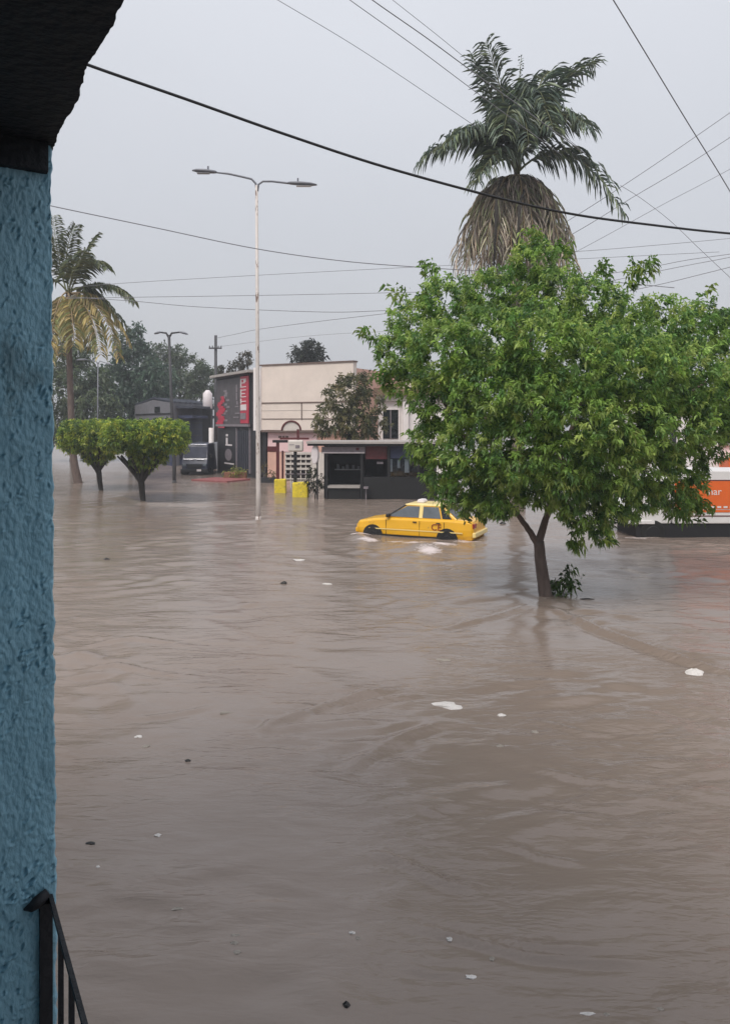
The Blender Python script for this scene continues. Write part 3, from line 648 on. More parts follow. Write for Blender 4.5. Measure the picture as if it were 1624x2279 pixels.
# ------------------------------------------------------------------ street lamps and poles
def lamp_post(label, base, top_py, px_top, arms, r0, r1, m, heads=True, lens=True, group='double-arm street lamps'):
    o = thing('street_lamp', label, 'street lamp', base, group=group); d = base.y
    t = P(px_top, top_py, d)
    mb = MB(); mb.tube([(base.x, base.y, -.45), (base.x, base.y, 1.2), base.lerp(t, .5), t], [r0, r0, (r0 + r1) / 2, r1], 12); mb.build('pole', m, o, smooth=True)
    mb = MB(); mb.tube([(base.x, base.y, -.45), (base.x, base.y, .05), (base.x, base.y, .14)], [r0 * 1.35, r0 * 1.3, r0 * 1.05], 12); mb.build('base_sleeve', m, o, smooth=True)
    for pts, h in arms:
        q = [P(x, y, d + k) for x, y, k in pts]; mb = MB(); mb.tube(q, [r1 * .75] * (len(q) - 1) + [r1 * .55], 8); ao = mb.build('arm', m if m != 'pole_white' else 'lamp_grey', o, smooth=True)
        if h:
            a, b = P(h[0], h[1], d + h[4]), P(h[2], h[3], d + h[4]); u = (b - a).normalized(); s = Vector((0, 1, 0)); w = u.cross(s)
            L_ = (b - a).length; mb = MB(); prof = [(0, .06, .05), (.1, .11, .08), (.45, .16, .10), (.8, .15, .08), (1, .06, .03)]
            vs = []; n_ = 8
            for f, ws, hs in prof:
                for k in range(n_):
                    th = 6.2832 * k / n_; vs.append(a + u * L_ * f + s * math.cos(th) * ws + w * math.sin(th) * hs * (1 if math.sin(th) * w.z > 0 else .55))
            fs = [(i * n_ + k, i * n_ + (k + 1) % n_, (i + 1) * n_ + (k + 1) % n_, (i + 1) * n_ + k) for i in range(len(prof) - 1) for k in range(n_)]
            fs += [tuple(range(n_ - 1, -1, -1)), tuple(range((len(prof) - 1) * n_, len(prof) * n_))]
            mb.add(vs, fs); hd = mb.build('lamp_head', 'lamp_grey', o, smooth=True)
            if lens:
                c_ = a + u * L_ * .55 - Vector((0, 0, .075)); mb = MB(); mb.box(c_, (L_ * .5, .2, .02)); mb.build('lens', 'glass_lens', hd)
                mb = MB(); c2 = a + u * L_ * .35 + Vector((0, 0, .08)); mb.tube([c2, c2 + Vector((0, 0, .14))], .035, 6); mb.build('photocell', 'lamp_grey', hd)
    return o
lamp_post('tall pale double-arm street lamp with peeling paint standing in the flood', G(575, 1157), 412, 571,
          [([(571, 425, 0), (569, 408, 0), (560, 398, 0), (540, 393, 0), (508, 386, 0), (478, 383, 0)], (482, 383, 428, 379, 0)),
           ([(573, 425, 0), (575, 410, 0), (585, 403, 0), (606, 403, 0), (640, 407, 0), (655, 409, 0)], (640, 407, 705, 411, 0))], 0.095, 0.055, 'pole_white')
lamp_post('dark double-arm street lamp beside the right clipped tree', G(388, 1074), 745, 376,
          [([(376, 752, 0), (370, 741, 0), (356, 739, 0)], (358, 739, 343, 743, 0)), ([(376, 752, 0), (382, 741, 0), (400, 739, 0)], (400, 739, 418, 744, 0))], 0.12, 0.09, 'pole_dark', lens=False)
p3 = Vector(((217 - CX) / FPX * 62, 62, 0))
lamp_post('thin pale double-arm street lamp rising behind the left clipped tree', p3, 806, 218,
          [([(218, 812, 0), (214, 803, 0), (190, 800, 0)], (192, 800, 170, 801, 0)), ([(218, 812, 0), (222, 803, 0), (236, 808, 0)], (236, 808, 250, 813, 0))], 0.06, 0.045, 'lamp_grey', lens=False)
ud = 66.0; ub = Vector(((480 - CX) / FPX * ud, ud, -.45))
up_ = thing('utility_pole', 'dark utility pole with one crossarm behind the red and black shop', 'utility pole', ub)
zt = P(480, 746, ud).z
mb = MB(); mb.tube([ub, (ub.x, ud, zt)], [.17, .12], 10); mb.build('pole', 'pole_dark', up_, smooth=True)
mb = MB(); mb.box((ub.x, ud - .16, P(480, 775, ud).z), (1.1, .12, .12)); mb.build('crossarm', 'pole_dark', up_)
for x in (-.5, -.25, .25, .5):
    mb = MB(); z = P(480, 775, ud).z + .06; mb.tube([(ub.x + x, ud - .16, z), (ub.x + x, ud - .16, z + .08), (ub.x + x, ud - .16, z + .16)], [.03, .05, .03], 8); mb.build('insulator', 'pole_dark', up_, smooth=True)

# ------------------------------------------------------------------ overhead cables
def cable(label, pts, r, m='cable_grey', group='overhead cables'):
    q = [P(x, y, d) for x, y, d in pts]; out_ = []
    mm = len(q)
    for i in range(mm - 1):
        p0, p1, p2, p3_ = q[max(i - 1, 0)], q[i], q[i + 1], q[min(i + 2, mm - 1)]
        for s in range(8):
            t = s / 8; out_.append(0.5 * ((2 * p1) + (p2 - p0) * t + (2 * p0 - 5 * p1 + 4 * p2 - p3_) * t * t + (3 * p1 - p0 - 3 * p2 + p3_) * t ** 3))
    out_.append(q[-1])
    mb = MB(); mb.tube(out_, r, 6); o = mb.build('power_cable', m, None, smooth=True)
    return tag(o, label, 'cable', group)
cable('thick black cable sagging across the sky from the dark eave', [(60, 90, 9), (200, 145, 9.3), (420, 222, 9.8), (640, 300, 10.3), (860, 372, 10.8), (1110, 440, 11.4), (1280, 477, 11.9), (1450, 500, 12.4), (1624, 519, 13), (1900, 540, 14)], 0.019, 'cable')
cable('grey cable crossing the upper third of the tall street lamp', [(60, 445, 24), (125, 460, 24), (340, 505, 25), (570, 553, 26), (760, 580, 27), (930, 594, 28), (1200, 612, 29.5), (1500, 640, 30)], 0.016)
cable('faint cable rising gently rightwards just above the middle of the tall lamp', [(150, 640, 44), (300, 628, 44), (575, 612, 44), (860, 597, 44), (1100, 585, 44), (1600, 560, 44)], 0.013)
cable('grey cable running level behind the lamp, upper of the two nearly level ones', [(150, 664, 46), (300, 661, 46), (575, 657, 46), (870, 651, 46), (1300, 640, 46)], 0.016)
cable('grey cable dipping slightly behind the lamp, lower of the two nearly level ones', [(150, 660, 40), (300, 670, 40), (450, 683, 40), (720, 694, 40), (880, 690, 40), (1200, 680, 40)], 0.016)
cable('thin cable climbing from the utility pole to the tall street lamp', [(482, 752, 65.5), (530, 742, 60), (573, 733, 53), (700, 716, 47), (880, 695, 44), (1100, 670, 42)], 0.016)
cable('faint low cable over the beige wall above the round treetop', [(480, 772, 65.5), (640, 752, 60), (760, 742, 56), (900, 736, 52), (1100, 728, 50)], 0.012)
cable('leftmost of the slanting cables leaving the top of the picture', [(520, -60, 30), (620, 0, 30), (800, 108, 31), (1010, 248, 32), (1150, 345, 33)], 0.012)
cable('second slanting cable from the left leaving the top of the picture', [(700, -60, 26), (780, 0, 26), (920, 100, 27), (1060, 205, 28), (1250, 345, 29.5)], 0.013)
cable('darkest slanting cable leaving the top of the picture above the palm', [(760, -55, 22), (830, 0, 22), (950, 84, 23), (1060, 165, 24), (1300, 340, 26)], 0.015)
cable('faintest slanting cable nearest the palm leaving the top of the picture', [(800, -60, 28), (875, 0, 28), (970, 75, 29), (1060, 148, 30), (1290, 330, 32)], 0.010)
cable('steep dark cable falling down the right side of the sky', [(1320, -70, 16), (1365, 0, 16.5), (1450, 140, 18), (1530, 272, 19), (1600, 385, 20), (1680, 520, 21)], 0.014)
cable('upper of the parallel cables climbing to the right edge beside the palm', [(1150, 560, 40), (1300, 468, 38), (1405, 400, 37), (1500, 336, 36), (1624, 250, 35), (1760, 155, 34)], 0.014)
cable('middle of the parallel cables climbing to the right edge beside the palm', [(1150, 590, 40), (1300, 505, 38), (1410, 437, 37), (1520, 372, 36), (1624, 305, 35), (1760, 215, 34)], 0.014)
cable('lowest of the parallel cables climbing to the right edge beside the palm', [(1180, 610, 42), (1300, 550, 40), (1470, 457, 38), (1560, 410, 37), (1700, 335, 36)], 0.011)
cable('short thin cable slanting down across the thick black one at right', [(1380, 412, 36), (1425, 440, 36), (1490, 490, 35), (1555, 552, 34), (1640, 632, 33)], 0.012)
cable('nearly level thin cable above the right of the crown', [(1100, 570, 44), (1300, 558, 44), (1460, 545, 44), (1624, 530, 44), (1800, 512, 44)], 0.014)
cable('upper thin cable just over the right of the crown', [(1250, 625, 40), (1440, 595, 40), (1530, 578, 40), (1624, 565, 40), (1800, 540, 40)], 0.016)
cable('middle thin cable just over the right of the crown', [(1250, 648, 38), (1450, 606, 38), (1540, 588, 38), (1624, 572, 38), (1800, 535, 38)], 0.015)
cable('lower thin cable just over the right of the crown', [(1300, 668, 36), (1470, 632, 36), (1560, 610, 36), (1624, 594, 36), (1800, 548, 36)], 0.016)

# ------------------------------------------------------------------ red and black shop with its long beige side wall
L0, C0, E0 = (-11.6, 59.6), (-7.5, 52.5), (-0.75, 48.75)
F = Face(L0, C0); W = Face(C0, E0)
shop = thing('corner_shop', 'two-storey shop with a black and red front and long beige side wall', 'shop', (C0[0], C0[1], 0))
ZT = 7.72
bk = Vector((3.4, 6.5))
mb = MB(); mb.prism([F.pt(.1, -.45, 0)[:2], W.pt(0, -.45, 0)[:2], W.pt(W.len - .1, -.45, 0)[:2], (E0[0] + bk.x, E0[1] + bk.y), (L0[0] + bk.x + 2, L0[1] + bk.y)], -.44, ZT - .35); mb.build('core_wall', 'salmon_wall', shop)
mb = MB(); W.tbox(mb, .5, W.len, W.z(640, 957), ZT, -.44, 0); mb.build('side_wall', 'beige_wall', shop)
mb = MB(); W.tbox(mb, .3, W.len + .05, ZT + .002, ZT + .10, -.5, .06); mb.build('coping', 'trim_brown', shop)
mb = MB(); W.tbox(mb, -.12, .495, W.z(568, 958), ZT - .1, -.44, .12); mb.build('corner_pilaster', 'white_wall', shop)
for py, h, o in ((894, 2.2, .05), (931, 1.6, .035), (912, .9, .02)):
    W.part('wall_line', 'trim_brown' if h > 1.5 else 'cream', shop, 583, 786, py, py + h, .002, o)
W.part('conduit', 'trim_brown', shop, 671, 672.5, 895, 934, .03, .06)
W.part('overhang_shadow', 'trim_brown', shop, 581, 700, 957.5, 962, -.43, .05)  # dark strip standing in for the shadow line below the overhang
W.part('lower_wall', 'pink_wall', shop, 590, 700, 963, 1006, -.44, -.30)
W.part('lower_wall', 'salmon_wall', shop, 590, 640, 1007, 1085, -.44, -.28)
W.part('downpipe', 'dark_wall', shop, 580, 588, 960, 1080, -.43, -.2)
W.part('lower_wall', 'cream', shop, 641, 787, 1007, 1085, -.44, -.30)
for px0, px1 in ((614, 621), (623, 628), (630, 636)):
    W.part('lettering', 'trim_brown', shop, px0, px1, 970, 975, -.299, -.28)
# front with its signboard
mb = MB(); F.tbox(mb, 0, F.len + .05, -.44, F.z(520, 945) - .02, -.44, -.1); mb.build('front_wall', 'dark_wall', shop)
mb = MB(); F.tbox(mb, 0, F.len + .05, F.z(520, 945) - .018, ZT - .4, -.44, -.02); mb.build('upper_front', 'dark_wall', shop)
mb = MB(); F.tbox(mb, -.1, F.len - .1, ZT - .398, ZT - .22, -.5, .5); mb.build('roof_edge', 'kiosk_roof', shop)
sign = F.part('signboard', 'sign_panel', shop, 484, 556, 842, 944, -.018, .08)
F.part('red_panel', 'sign_red', sign, 538, 556.5, 837, 942, .082, .12)
F.part('frame', 'dark_wall', sign, 484, 557, 834, 839, .0, .2)
F.part('frame', 'sign_grey', sign, 484, 557, 944, 949, .0, .15)
Wt = 'sign_white'
def gl(px0, px1, py0, py1, m=Wt): F.part('glyph', m, sign, px0, px1, py0, py1, .122, .15)
gl(539, 541, 843, 862); gl(539, 551, 843, 845); gl(539, 549, 851, 853); gl(539, 551, 860, 862); gl(546, 551, 845, 850)
gl(539, 541, 867, 884); gl(539, 551, 867, 869); gl(539, 549, 875, 877); gl(539, 551, 882, 884)
gl(539, 541, 887, 898); gl(541, 551, 892, 894)
gl(539, 552, 900, 913); gl(539, 551, 919, 933, 'sign_grey')
for a, b, c, d_ in ((528, 531, 856, 872), (528, 531, 874, 890), (529, 532, 892, 900), (526, 533, 903, 906), (526, 536, 918, 921), (522, 534, 927, 930)): F.part('small_print', 'sign_grey', sign, a, b, c, d_, .082, .11)
# a grey figure and a red flame shape on the board
mb = MB()
for a in range(14):
    px = 497 + 3 * math.sin(a * 2.1) + random.uniform(-4, 9); py = 868 + a * 5; F.box(mb, px, px + random.uniform(5, 9), py, py + 4.6, .083, .1)
mb.build('printed_figure', 'sign_grey', sign)
mb = MB()
for a in range(16):
    py = 882 + a * 4.4; wv = 9 * math.sin(min(1, (a + 1) / 9) * 1.5); px = 496 - wv + 3 * math.sin(a * 1.3); F.box(mb, px, px + wv + random.uniform(2, 7), py, py + 4.2, .102, .13)
mb.build('red_flame', 'sign_red', sign)
F.part('door', 'curtain', shop, 527, 553, 958, 1052, -.098, -.03)
for px in (530, 535, 540, 545, 550): F.part('curtain_fold', 'curtain', shop, px, px + 2, 959, 1051, -.028, .03)
F.part('door_frame', 'sign_grey', shop, 524.5, 526.5, 952, 1054, -.098, .0)
F.part('door_frame', 'sign_grey', shop, 553.5, 555, 952, 1054, -.098, .0)
bd = F.part('poster', 'dark_wall', shop, 496, 523, 955, 1040, -.098, -.05)
F.part('poster_letter', Wt, bd, 502, 506, 966, 971, -.048, -.02); F.part('poster_letter', Wt, bd, 502, 505.5, 974, 988, -.048, -.02); F.part('poster_letter', Wt, bd, 501, 515, 988.5, 992, -.048, -.02)
mb = MB(); c_ = F.pt(F.t(507), -.03, F.z(507, 1012)); n_ = 14; vs = [c_ + Vector((F.u.x, F.u.y, 0)) * math.cos(6.28 * k / n_) * .75 + Vector((0, 0, .45 * math.sin(6.28 * k / n_))) for k in range(n_)]
vs += [v - Vector((F.n.x, F.n.y, 0)) * .015 for v in vs]; mb.add(vs, [tuple(range(n_)), tuple(range(2 * n_ - 1, n_ - 1, -1))] + [(k, n_ + k, n_ + (k + 1) % n_, (k + 1) % n_) for k in range(n_)]); mb.build('poster_face', 'sign_grey', bd)
F.part('poster_stripe', 'sign_white', bd, 498, 519, 1030, 1033, -.048, -.03)
q = F.pt(F.t(484), .5, 0); mb = MB(); mb.tube([(q.x, q.y, -.44), (q.x, q.y, F.z(484, 952))], .19, 12); mb.build('column', 'white_wall', shop, smooth=True)

kerb = MB(); a_ = G(425, 1070); b_ = G(505, 1074); kf = Face((a_.x, a_.y), (b_.x, b_.y)); kf.tbox(kerb, 0, kf.len, -.44, .10, -2.4, 0); 
tag(kerb.build('shop_step', 'red_kerb', None, bevel=.02), 'worn red step just above the water before the shop front', 'step')
pd = 52.0
planter = thing('planter_box', 'terracotta planter full of yellow-green plants before the shop', 'planter', (P(523, 1070, pd).x, pd, 0))
mb = MB(); c_ = P(523, 1064, pd); mb.box((c_.x, pd + .2, .02), (1.5, .5, .9)); mb.build('box', 'terracotta', planter, bevel=.02)
crown('plants', [(np.array(P(px, py, pd + .2)), np.array([.26, .3, .28])) for px, py in ((506, 1058), (516, 1052), (526, 1050), (538, 1055), (530, 1060), (512, 1061))], 16, 8, .22, .06, [(0.34, 0.38, 0.08), (0.18, 0.22, 0.05), (0.45, 0.42, 0.13)], [2, 2, 1], planter, droop=.4, inner=.2)
planter2 = thing('potted_shrub', 'low scrubby potted plant at the corner behind the tall lamp', 'plant', (P(595, 1070, 49).x, 49, 0))
mb = MB(); c_ = P(594, 1064, 49); mb.box((c_.x, 49, -.05), (1.3, .4, .75)); mb.build('box', 'dark_wall', planter2)
crown('plants', [(np.array(P(px, py, 49)), np.array([.2, .2, .22])) for px, py in ((586, 1050), (590, 1035), (600, 1056), (606, 1054))], 12, 7, .2, .05, [(0.14, 0.13, 0.06), (0.20, 0.16, 0.07)], [1, 1], planter2, droop=.4, inner=.2)

# ------------------------------------------------------------------ sign posts in yellow concrete blocks, stall front, round sign
def yellow_post(label, px, py, w, h, post_m, post_px, post_top, d):
    b = Vector(((px - CX) / FPX * d, d, 0)); o = thing('sign_post', label, 'sign post', b, group='sign posts in yellow blocks')
    mb = MB(); z1 = EYE - (py - HY) / FPX * d; mb.prism([(b.x - w / 2, d - w / 2), (b.x + w / 2, d - w / 2), (b.x + w / 2, d + w / 2), (b.x - w / 2, d + w / 2)], -.4, z1); mb.build('concrete_block', 'yellow_paint', o, bevel=.05)
    q = P(post_px, 1000, d); mb = MB(); mb.box((q.x, d, (z1 + P(post_px, post_top, d).z) / 2 - .05), (.16, .16, P(post_px, post_top, d).z - z1 + .08)); mb.build('post', post_m, o)
    return o
s1 = yellow_post('maroon sign post in the smaller yellow block, carrying a black bar', 624, 1066, .62, 0, 'maroon', 618, 984, 41.8)
mb = MB(); a_ = P(607, 982, 41.8); b_ = P(640, 982, 41.8); mb.box(((a_.x + b_.x) / 2, 41.8, a_.z), (b_.x - a_.x, .3, .14)); mb.build('crossbar', 'black_trim', s1)
mb = MB(); a_ = P(595, 999, 41.8); b_ = P(616, 999, 41.8); mb.box(((a_.x + b_.x) / 2, 41.8, a_.z), (b_.x - a_.x, .12, .28)); mb.build('side_board', 'maroon', s1)
mb = MB(); q = P(629, 1030, 42.3); mb.tube([(q.x, 42.3, -.4), (q.x, 42.3, P(629, 1003, 42.3).z)], .055, 8); mb.build('rear_post', 'maroon', s1, smooth=True)
d2 = 39.6
s2 = yellow_post('black sign post in the wider yellow block under a cream box sign', 669, 1073, .80, 0, 'black_trim', 657, 1000, d2)
mb = MB(); a_ = P(641, 1005, d2 - .1); b_ = P(675, 979, d2 - .1); mb.box(((a_.x + b_.x) / 2, d2 - .1, (a_.z + b_.z) / 2), (b_.x - a_.x, .25, b_.z - a_.z)); bs = mb.build('box_sign', 'cream', s2, bevel=.08)
mb = MB(); c_ = P(662, 994, d2 - .24); mb.box((c_.x, d2 - .232, c_.z), (.22, .01, .16)); mb.box((c_.x - .3, d2 - .232, c_.z + .1), (.25, .01, .03)); mb.build('printed_mark', 'sign_grey', bs)
mb = MB(); cc = P(648, 958, d2); R_ = 21 / FPX * d2; mb.tube([cc + Vector((R_ * math.cos(t), 0, R_ * math.sin(t))) for t in [math.pi * k / 16 for k in range(17)]], .05, 6); mb.build('arch', 'maroon', s2, smooth=True)
mb = MB(); vs = [cc + Vector((R_ * .93 * math.cos(math.pi * k / 16), .02, R_ * .93 * math.sin(math.pi * k / 16))) for k in range(17)]; vs2 = [v + Vector((0, .04, 0)) for v in vs]; n_ = 17
mb.add(vs + vs2, [tuple(range(n_)), tuple(range(2 * n_ - 1, n_ - 1, -1))] + [(k, n_ + k, n_ + (k + 1) % n_, (k + 1) % n_) for k in range(n_)]); mb.build('arch_panel', 'cream', s2)
mb = MB(); mb.box((P(663, 968, d2).x, d2, P(663, 968, d2).z), (.12, .12, .6)); mb.box((P(655, 977, d2).x, d2 + .05, P(655, 976, d2).z), (1.5, .14, .1)); mb.build('arch_support', 'maroon', s2)

sd_ = 45.0
stall = thing('shelf_rack', 'white lattice display rack behind the yellow blocks', 'rack', (P(663, 1080, sd_).x, sd_, 0))
x0, x1 = P(636, 0, sd_).x, P(692, 0, sd_).x; z0_, z1_ = P(0, 1070, sd_).z, P(0, 1007, sd_).z
for k in range(6):
    x = x0 + (x1 - x0) * k / 5; mb = MB(); mb.box((x, sd_, (z1_ - .4) / 2), (.06, .3, z1_ + .4)); mb.build('upright', 'cream', stall)
for k in range(6):
    z = z0_ + (z1_ - z0_) * (k + .4) / 5.6; mb = MB(); mb.box(((x0 + x1) / 2, sd_ - .02, z), (x1 - x0 + .06, .34, .12 if k > 1 else .06)); mb.build('shelf', 'cream' if k != 1 else 'sign_grey', stall)
mb = MB(); mb.box(((x0 + x1) / 2, sd_ + .19, (z0_ + z1_) / 2), (x1 - x0, .03, z1_ - z0_)); mb.build('back_panel', 'sign_grey', stall)

rd = 38.2; rs = thing('round_sign', 'white oval sign on a stand at the corner of the black kiosk', 'sign', (P(702, 1090, rd).x, rd, 0))
c_ = P(701.5, 1012, rd); mb = MB(); n_ = 22
ring = lambda y_, s: [Vector((c_.x + .17 * s * math.cos(6.2832 * k / n_) + y_ * .6, rd + y_, c_.z + .48 * s * math.sin(6.2832 * k / n_))) for k in range(n_)]
vs = ring(-.07, .9) + ring(-.05, 1) + ring(.05, 1) + ring(.07, .9)
fs = [tuple(range(n_))] + [tuple(range(4 * n_ - 1, 3 * n_ - 1, -1))] + [(r_ * n_ + k, (r_ + 1) * n_ + k, (r_ + 1) * n_ + (k + 1) % n_, r_ * n_ + (k + 1) % n_) for r_ in range(3) for k in range(n_)]
mb.add(vs, fs); mb.build('disc', 'sign_white', rs)
mb = MB(); mb.tube([(c_.x + .1, rd + .02, -.4), (c_.x + .1, rd + .02, c_.z - .3)], .04, 8); mb.build('stand', 'black_trim', rs)
bsh = thing('dark_shrub', 'dark low shrub between the yellow block and the kiosk', 'shrub', (P(700, 1090, 38.8).x, 38.8, 0))
mb = MB(); limb(mb, [(bsh.location.x, 38.8, -.4), (bsh.location.x + .05, 38.8, .5)], .06, .03, 6); mb.build('stem', 'bark_dark', bsh)
crown('foliage', [(np.array(P(px, py, 38.8)), np.array([.3, .3, .32])) for px, py in ((696, 1052), (704, 1062), (698, 1075), (708, 1080), (714, 1070), (692, 1066))], 14, 9, .16, .06, [(0.018, 0.024, 0.012), (0.035, 0.05, 0.016)], [2, 1], bsh, droop=.4, inner=.2)

# ------------------------------------------------------------------ black kiosk
kd = 38.4; KF = Face(((690 - CX) / FPX * kd, kd), ((980 - CX) / FPX * kd * .99, kd * .99))
kiosk = thing('food_kiosk', 'long black food kiosk with a flat pale roof and open counter', 'kiosk', (KF.A.x, KF.A.y, 0))
def kp(name, m, a, b, c, d_, o0, o1, **k): return KF.part(name, m, kiosk, a, b, c, d_, o0, o1, **k)
kp('back_wall', 'kiosk_black', 718, 972, 992, 1130, -2.6, -2.5)
kp('side_wall', 'kiosk_black', 718, 722, 992, 1130, -2.49, -.6)
kp('roof', 'kiosk_roof', 684, 975, 982, 987, -2.8, .45)
kp('roof_fascia', 'black_trim', 686, 973, 987.3, 992, -2.7, .38)
kp('sign_strip', 'sign_grey', 716, 812, 994, 1009, -.05, .06)
kp('sign_strip_edge', 'sign_white', 717, 811, 1006, 1008.5, .062, .08)
kp('logo', 'maroon', 792, 799, 996, 1002, .062, .08)
for px in (724, 802): kp('post', 'black_trim', px, px + 5, 992.5, 1128, -.1, .02)
for px in (862, 928, 966): kp('post', 'black_trim', px, px + 5, 992.5, 1128, -.1, .02)
kp('counter', 'kiosk_roof', 729.5, 801, 1081, 1086, -.7, .1)
kp('counter_front', 'kiosk_black', 730, 801, 1086.4, 1128, -.65, -.02)
kp('counter_front', 'kiosk_black', 808, 965, 1062, 1128, -.4, -.02)
kp('upper_panel', 'maroon', 813, 861, 993, 1022, -.3, -.1)
kp('upper_panel', 'blue_wall_dark', 868, 927, 993, 1020, -.3, -.1)
wn_ = kp('window', 'glass_dark', 868, 927, 1021, 1061, -.3, -.2)
for a, b, c, d_ in ((868, 873, 1022, 1050), (884, 890, 1023, 1042), (900, 910, 1022, 1052)): KF.part('hanging_bag', 'glass_pale', wn_, a, b, c, d_, -.19, -.1)
kp('paper_sign', 'sign_grey', 838, 852, 1028, 1033, -.3, -.25)
kp('partition', 'kiosk_black', 806.5, 809, 992.5, 1061, -2.4, -.3)
kp('shelf', 'steel', 735, 800, 1050, 1052, -2.4, -2.1)
for px in (740, 752, 761, 776, 788): kp('pot', 'lamp_grey', px, px + random.uniform(4, 8), random.uniform(1036, 1044), 1049.7, -2.38, -2.15)
kp('stool_top', 'sign_grey', 810, 820, 1082, 1086, .1, .5)
kp('stool_leg', 'sign_grey', 814, 816, 1086.2, 1128, .25, .32)

# ------------------------------------------------------------------ houses right of the shop
hd = 52.0; HF = Face(((822 - CX) / FPX * hd, hd), ((1010 - CX) / FPX * hd, hd))
wh = thing('white_house', 'white house with a tall dark window behind the kiosk and tree', 'house', (HF.A.x, hd, 0))
HF.part('wall', 'white_wall', wh, 829, 1000, 893, 1090, -6, 0)
HF.part('roof', 'roof_tile', wh, 822, 1008, 864, 880, -6.3, .6)
HF.part('fascia', 'cream', wh, 826, 1004, 880.4, 892.6, -6.1, .3)
wi = HF.part('window', 'glass_dark', wh, 852, 886, 912, 976, .002, .05)
HF.part('window_frame', 'white_wall', wi, 848.5, 851.8, 908, 980, .002, .12); HF.part('window_frame', 'white_wall', wi, 886.2, 889.5, 908, 980, .002, .12)
HF.part('window_frame', 'white_wall', wi, 852, 886, 908, 911.8, .002, .12); HF.part('mullion', 'sign_grey', wi, 868, 870, 912, 976, .052, .09)
HF.part('pilaster', 'white_wall', wh, 896, 908, 893.2, 1090, .002, .35)
yb = thing('cream_annex', 'cream upper annex rising behind the white house', 'building', ((830 - CX) / FPX * 58, 58, 0))
YF = Face(((800 - CX) / FPX * 58, 58), ((960 - CX) / FPX * 58, 58))
YF.part('wall', 'beige_wall', yb, 800, 960, 838, 1060, -5, 0); YF.part('coping', 'trim_brown', yb, 797, 963, 832, 837.6, -5.2, .2); YF.part('window', 'glass_dark', yb, 812, 826, 848, 866, .002, .05)

rb = thing('pale_building', 'pale grey building at the right edge behind the crown', 'building', ((1590 - CX) / FPX * 46, 46, 0))
RF = Face(((1440 - CX) / FPX * 46, 46), ((1900 - CX) / FPX * 46, 46))
RF.part('wall', 'white_wall', rb, 1440, 1900, 880, 1120, -6, 0); RF.part('coping', 'trim_brown', rb, 1437, 1903, 874, 879.6, -6.2, .2)
for px in (1470, 1540, 1600, 1665, 1730):
    wi = RF.part('window', 'glass_dark', rb, px, px + 34, 920, 985, .002, .04)
    RF.part('window_sill', 'concrete', wi, px - 3, px + 37, 986, 991, .002, .18); RF.part('mullion', 'white_wall', wi, px + 16, px + 18, 920, 985, .042, .07)
RF.part('awning', 'truck_orange', rb, 1600, 1700, 1018, 1040, .01, 1.2)

# ------------------------------------------------------------------ grey shed and dark blue shed behind the clipped trees
sh = thing('grey_shed', 'grey gabled shed with a dark corrugated roof behind the clipped trees', 'shed', ((385 - CX) / FPX * 68, 68, 0))
A_, B_, D_ = P(300, 0, 78), P(386, 0, 68), P(474, 0, 76)
e1 = Face((A_.x, A_.y), (B_.x, B_.y)); e2 = Face((B_.x, B_.y), (D_.x, D_.y))
ze = EYE + (942 - 897) / FPX * 68; zr = ze + .55
far = Vector((A_.x + D_.x - B_.x, A_.y + D_.y - B_.y))
mb = MB(); mb.prism([(A_.x, A_.y), (B_.x, B_.y), (D_.x, D_.y), (far.x, far.y)], -.44, ze); mb.build('wall', 'shed_wall', sh)
m1 = (Vector((A_.x, A_.y)) + Vector((B_.x, B_.y))) / 2; m2 = (far + Vector((D_.x, D_.y))) / 2
mb = MB(); mb.add([(A_.x, A_.y, ze), (B_.x, B_.y, ze), (m1.x, m1.y, zr - .1), (A_.x + .1, A_.y + .2, ze), (B_.x + .1, B_.y + .2, ze), (m1.x + .1, m1.y + .2, zr - .1)], [(0, 1, 2), (5, 4, 3), (0, 2, 5, 3), (1, 4, 5, 2), (0, 3, 4, 1)]); mb.build('gable', 'shed_wall', sh)
def roofslab(p, q, r, s, name, n=16):
    for k in range(n):
        a, b = k / n, (k + .96) / n
        w0, w1 = p.lerp(q, a), p.lerp(q, b); t0, t1 = s.lerp(r, a), s.lerp(r, b); up2 = Vector((0, 0, .10 if k % 2 else .16)); mb = MB()
        mb.hexa([w0, w1, t1, t0, w0 + up2, w1 + up2, t1 + up2, t0 + up2]); mb.build('roof_sheet', 'shed_roof', sh)
v3 = lambda p, z: Vector((p[0], p[1], z))
ov = Vector((-.2, -.4))
roofslab(v3(B_, ze + .01), v3(D_, ze + .01), v3(m2, zr), v3(m1, zr), 'roof')
roofslab(v3(A_, ze + .01), v3(far, ze + .01), v3(m2, zr - .02), v3(m1, zr - .02), 'roof')
e2.part('awning', 'shed_roof', sh, 392, 472, 905, 910, .0, 1.6); e2.part('awning', 'blue_wall_dark', sh, 396, 472, 925, 931, .0, 1.4)
e2.part('shutter', 'blue_wall_dark', sh, 400, 470, 933, 1040, .002, .1); e1.part('window', 'glass_dark', sh, 345, 356, 905, 918, .002, .05)
for k in range(5): e2.part('shutter_rib', 'shed_roof', sh, 402, 468, 940 + k * 14, 942 + k * 14, .102, .16)
e1.part('dark_panel', 'blue_wall_dark', sh, 303, 384, 933, 1060, .002, .05)
for py in (908,): e1.part('wall_rail', 'kiosk_black', sh, 302, 385, py + 12, py + 15, .002, .06)
wt = thing('water_tank', 'pale water tank on a dark stand between shed and shop sign', 'tank', (P(462, 890, 72).x, 72, 0))
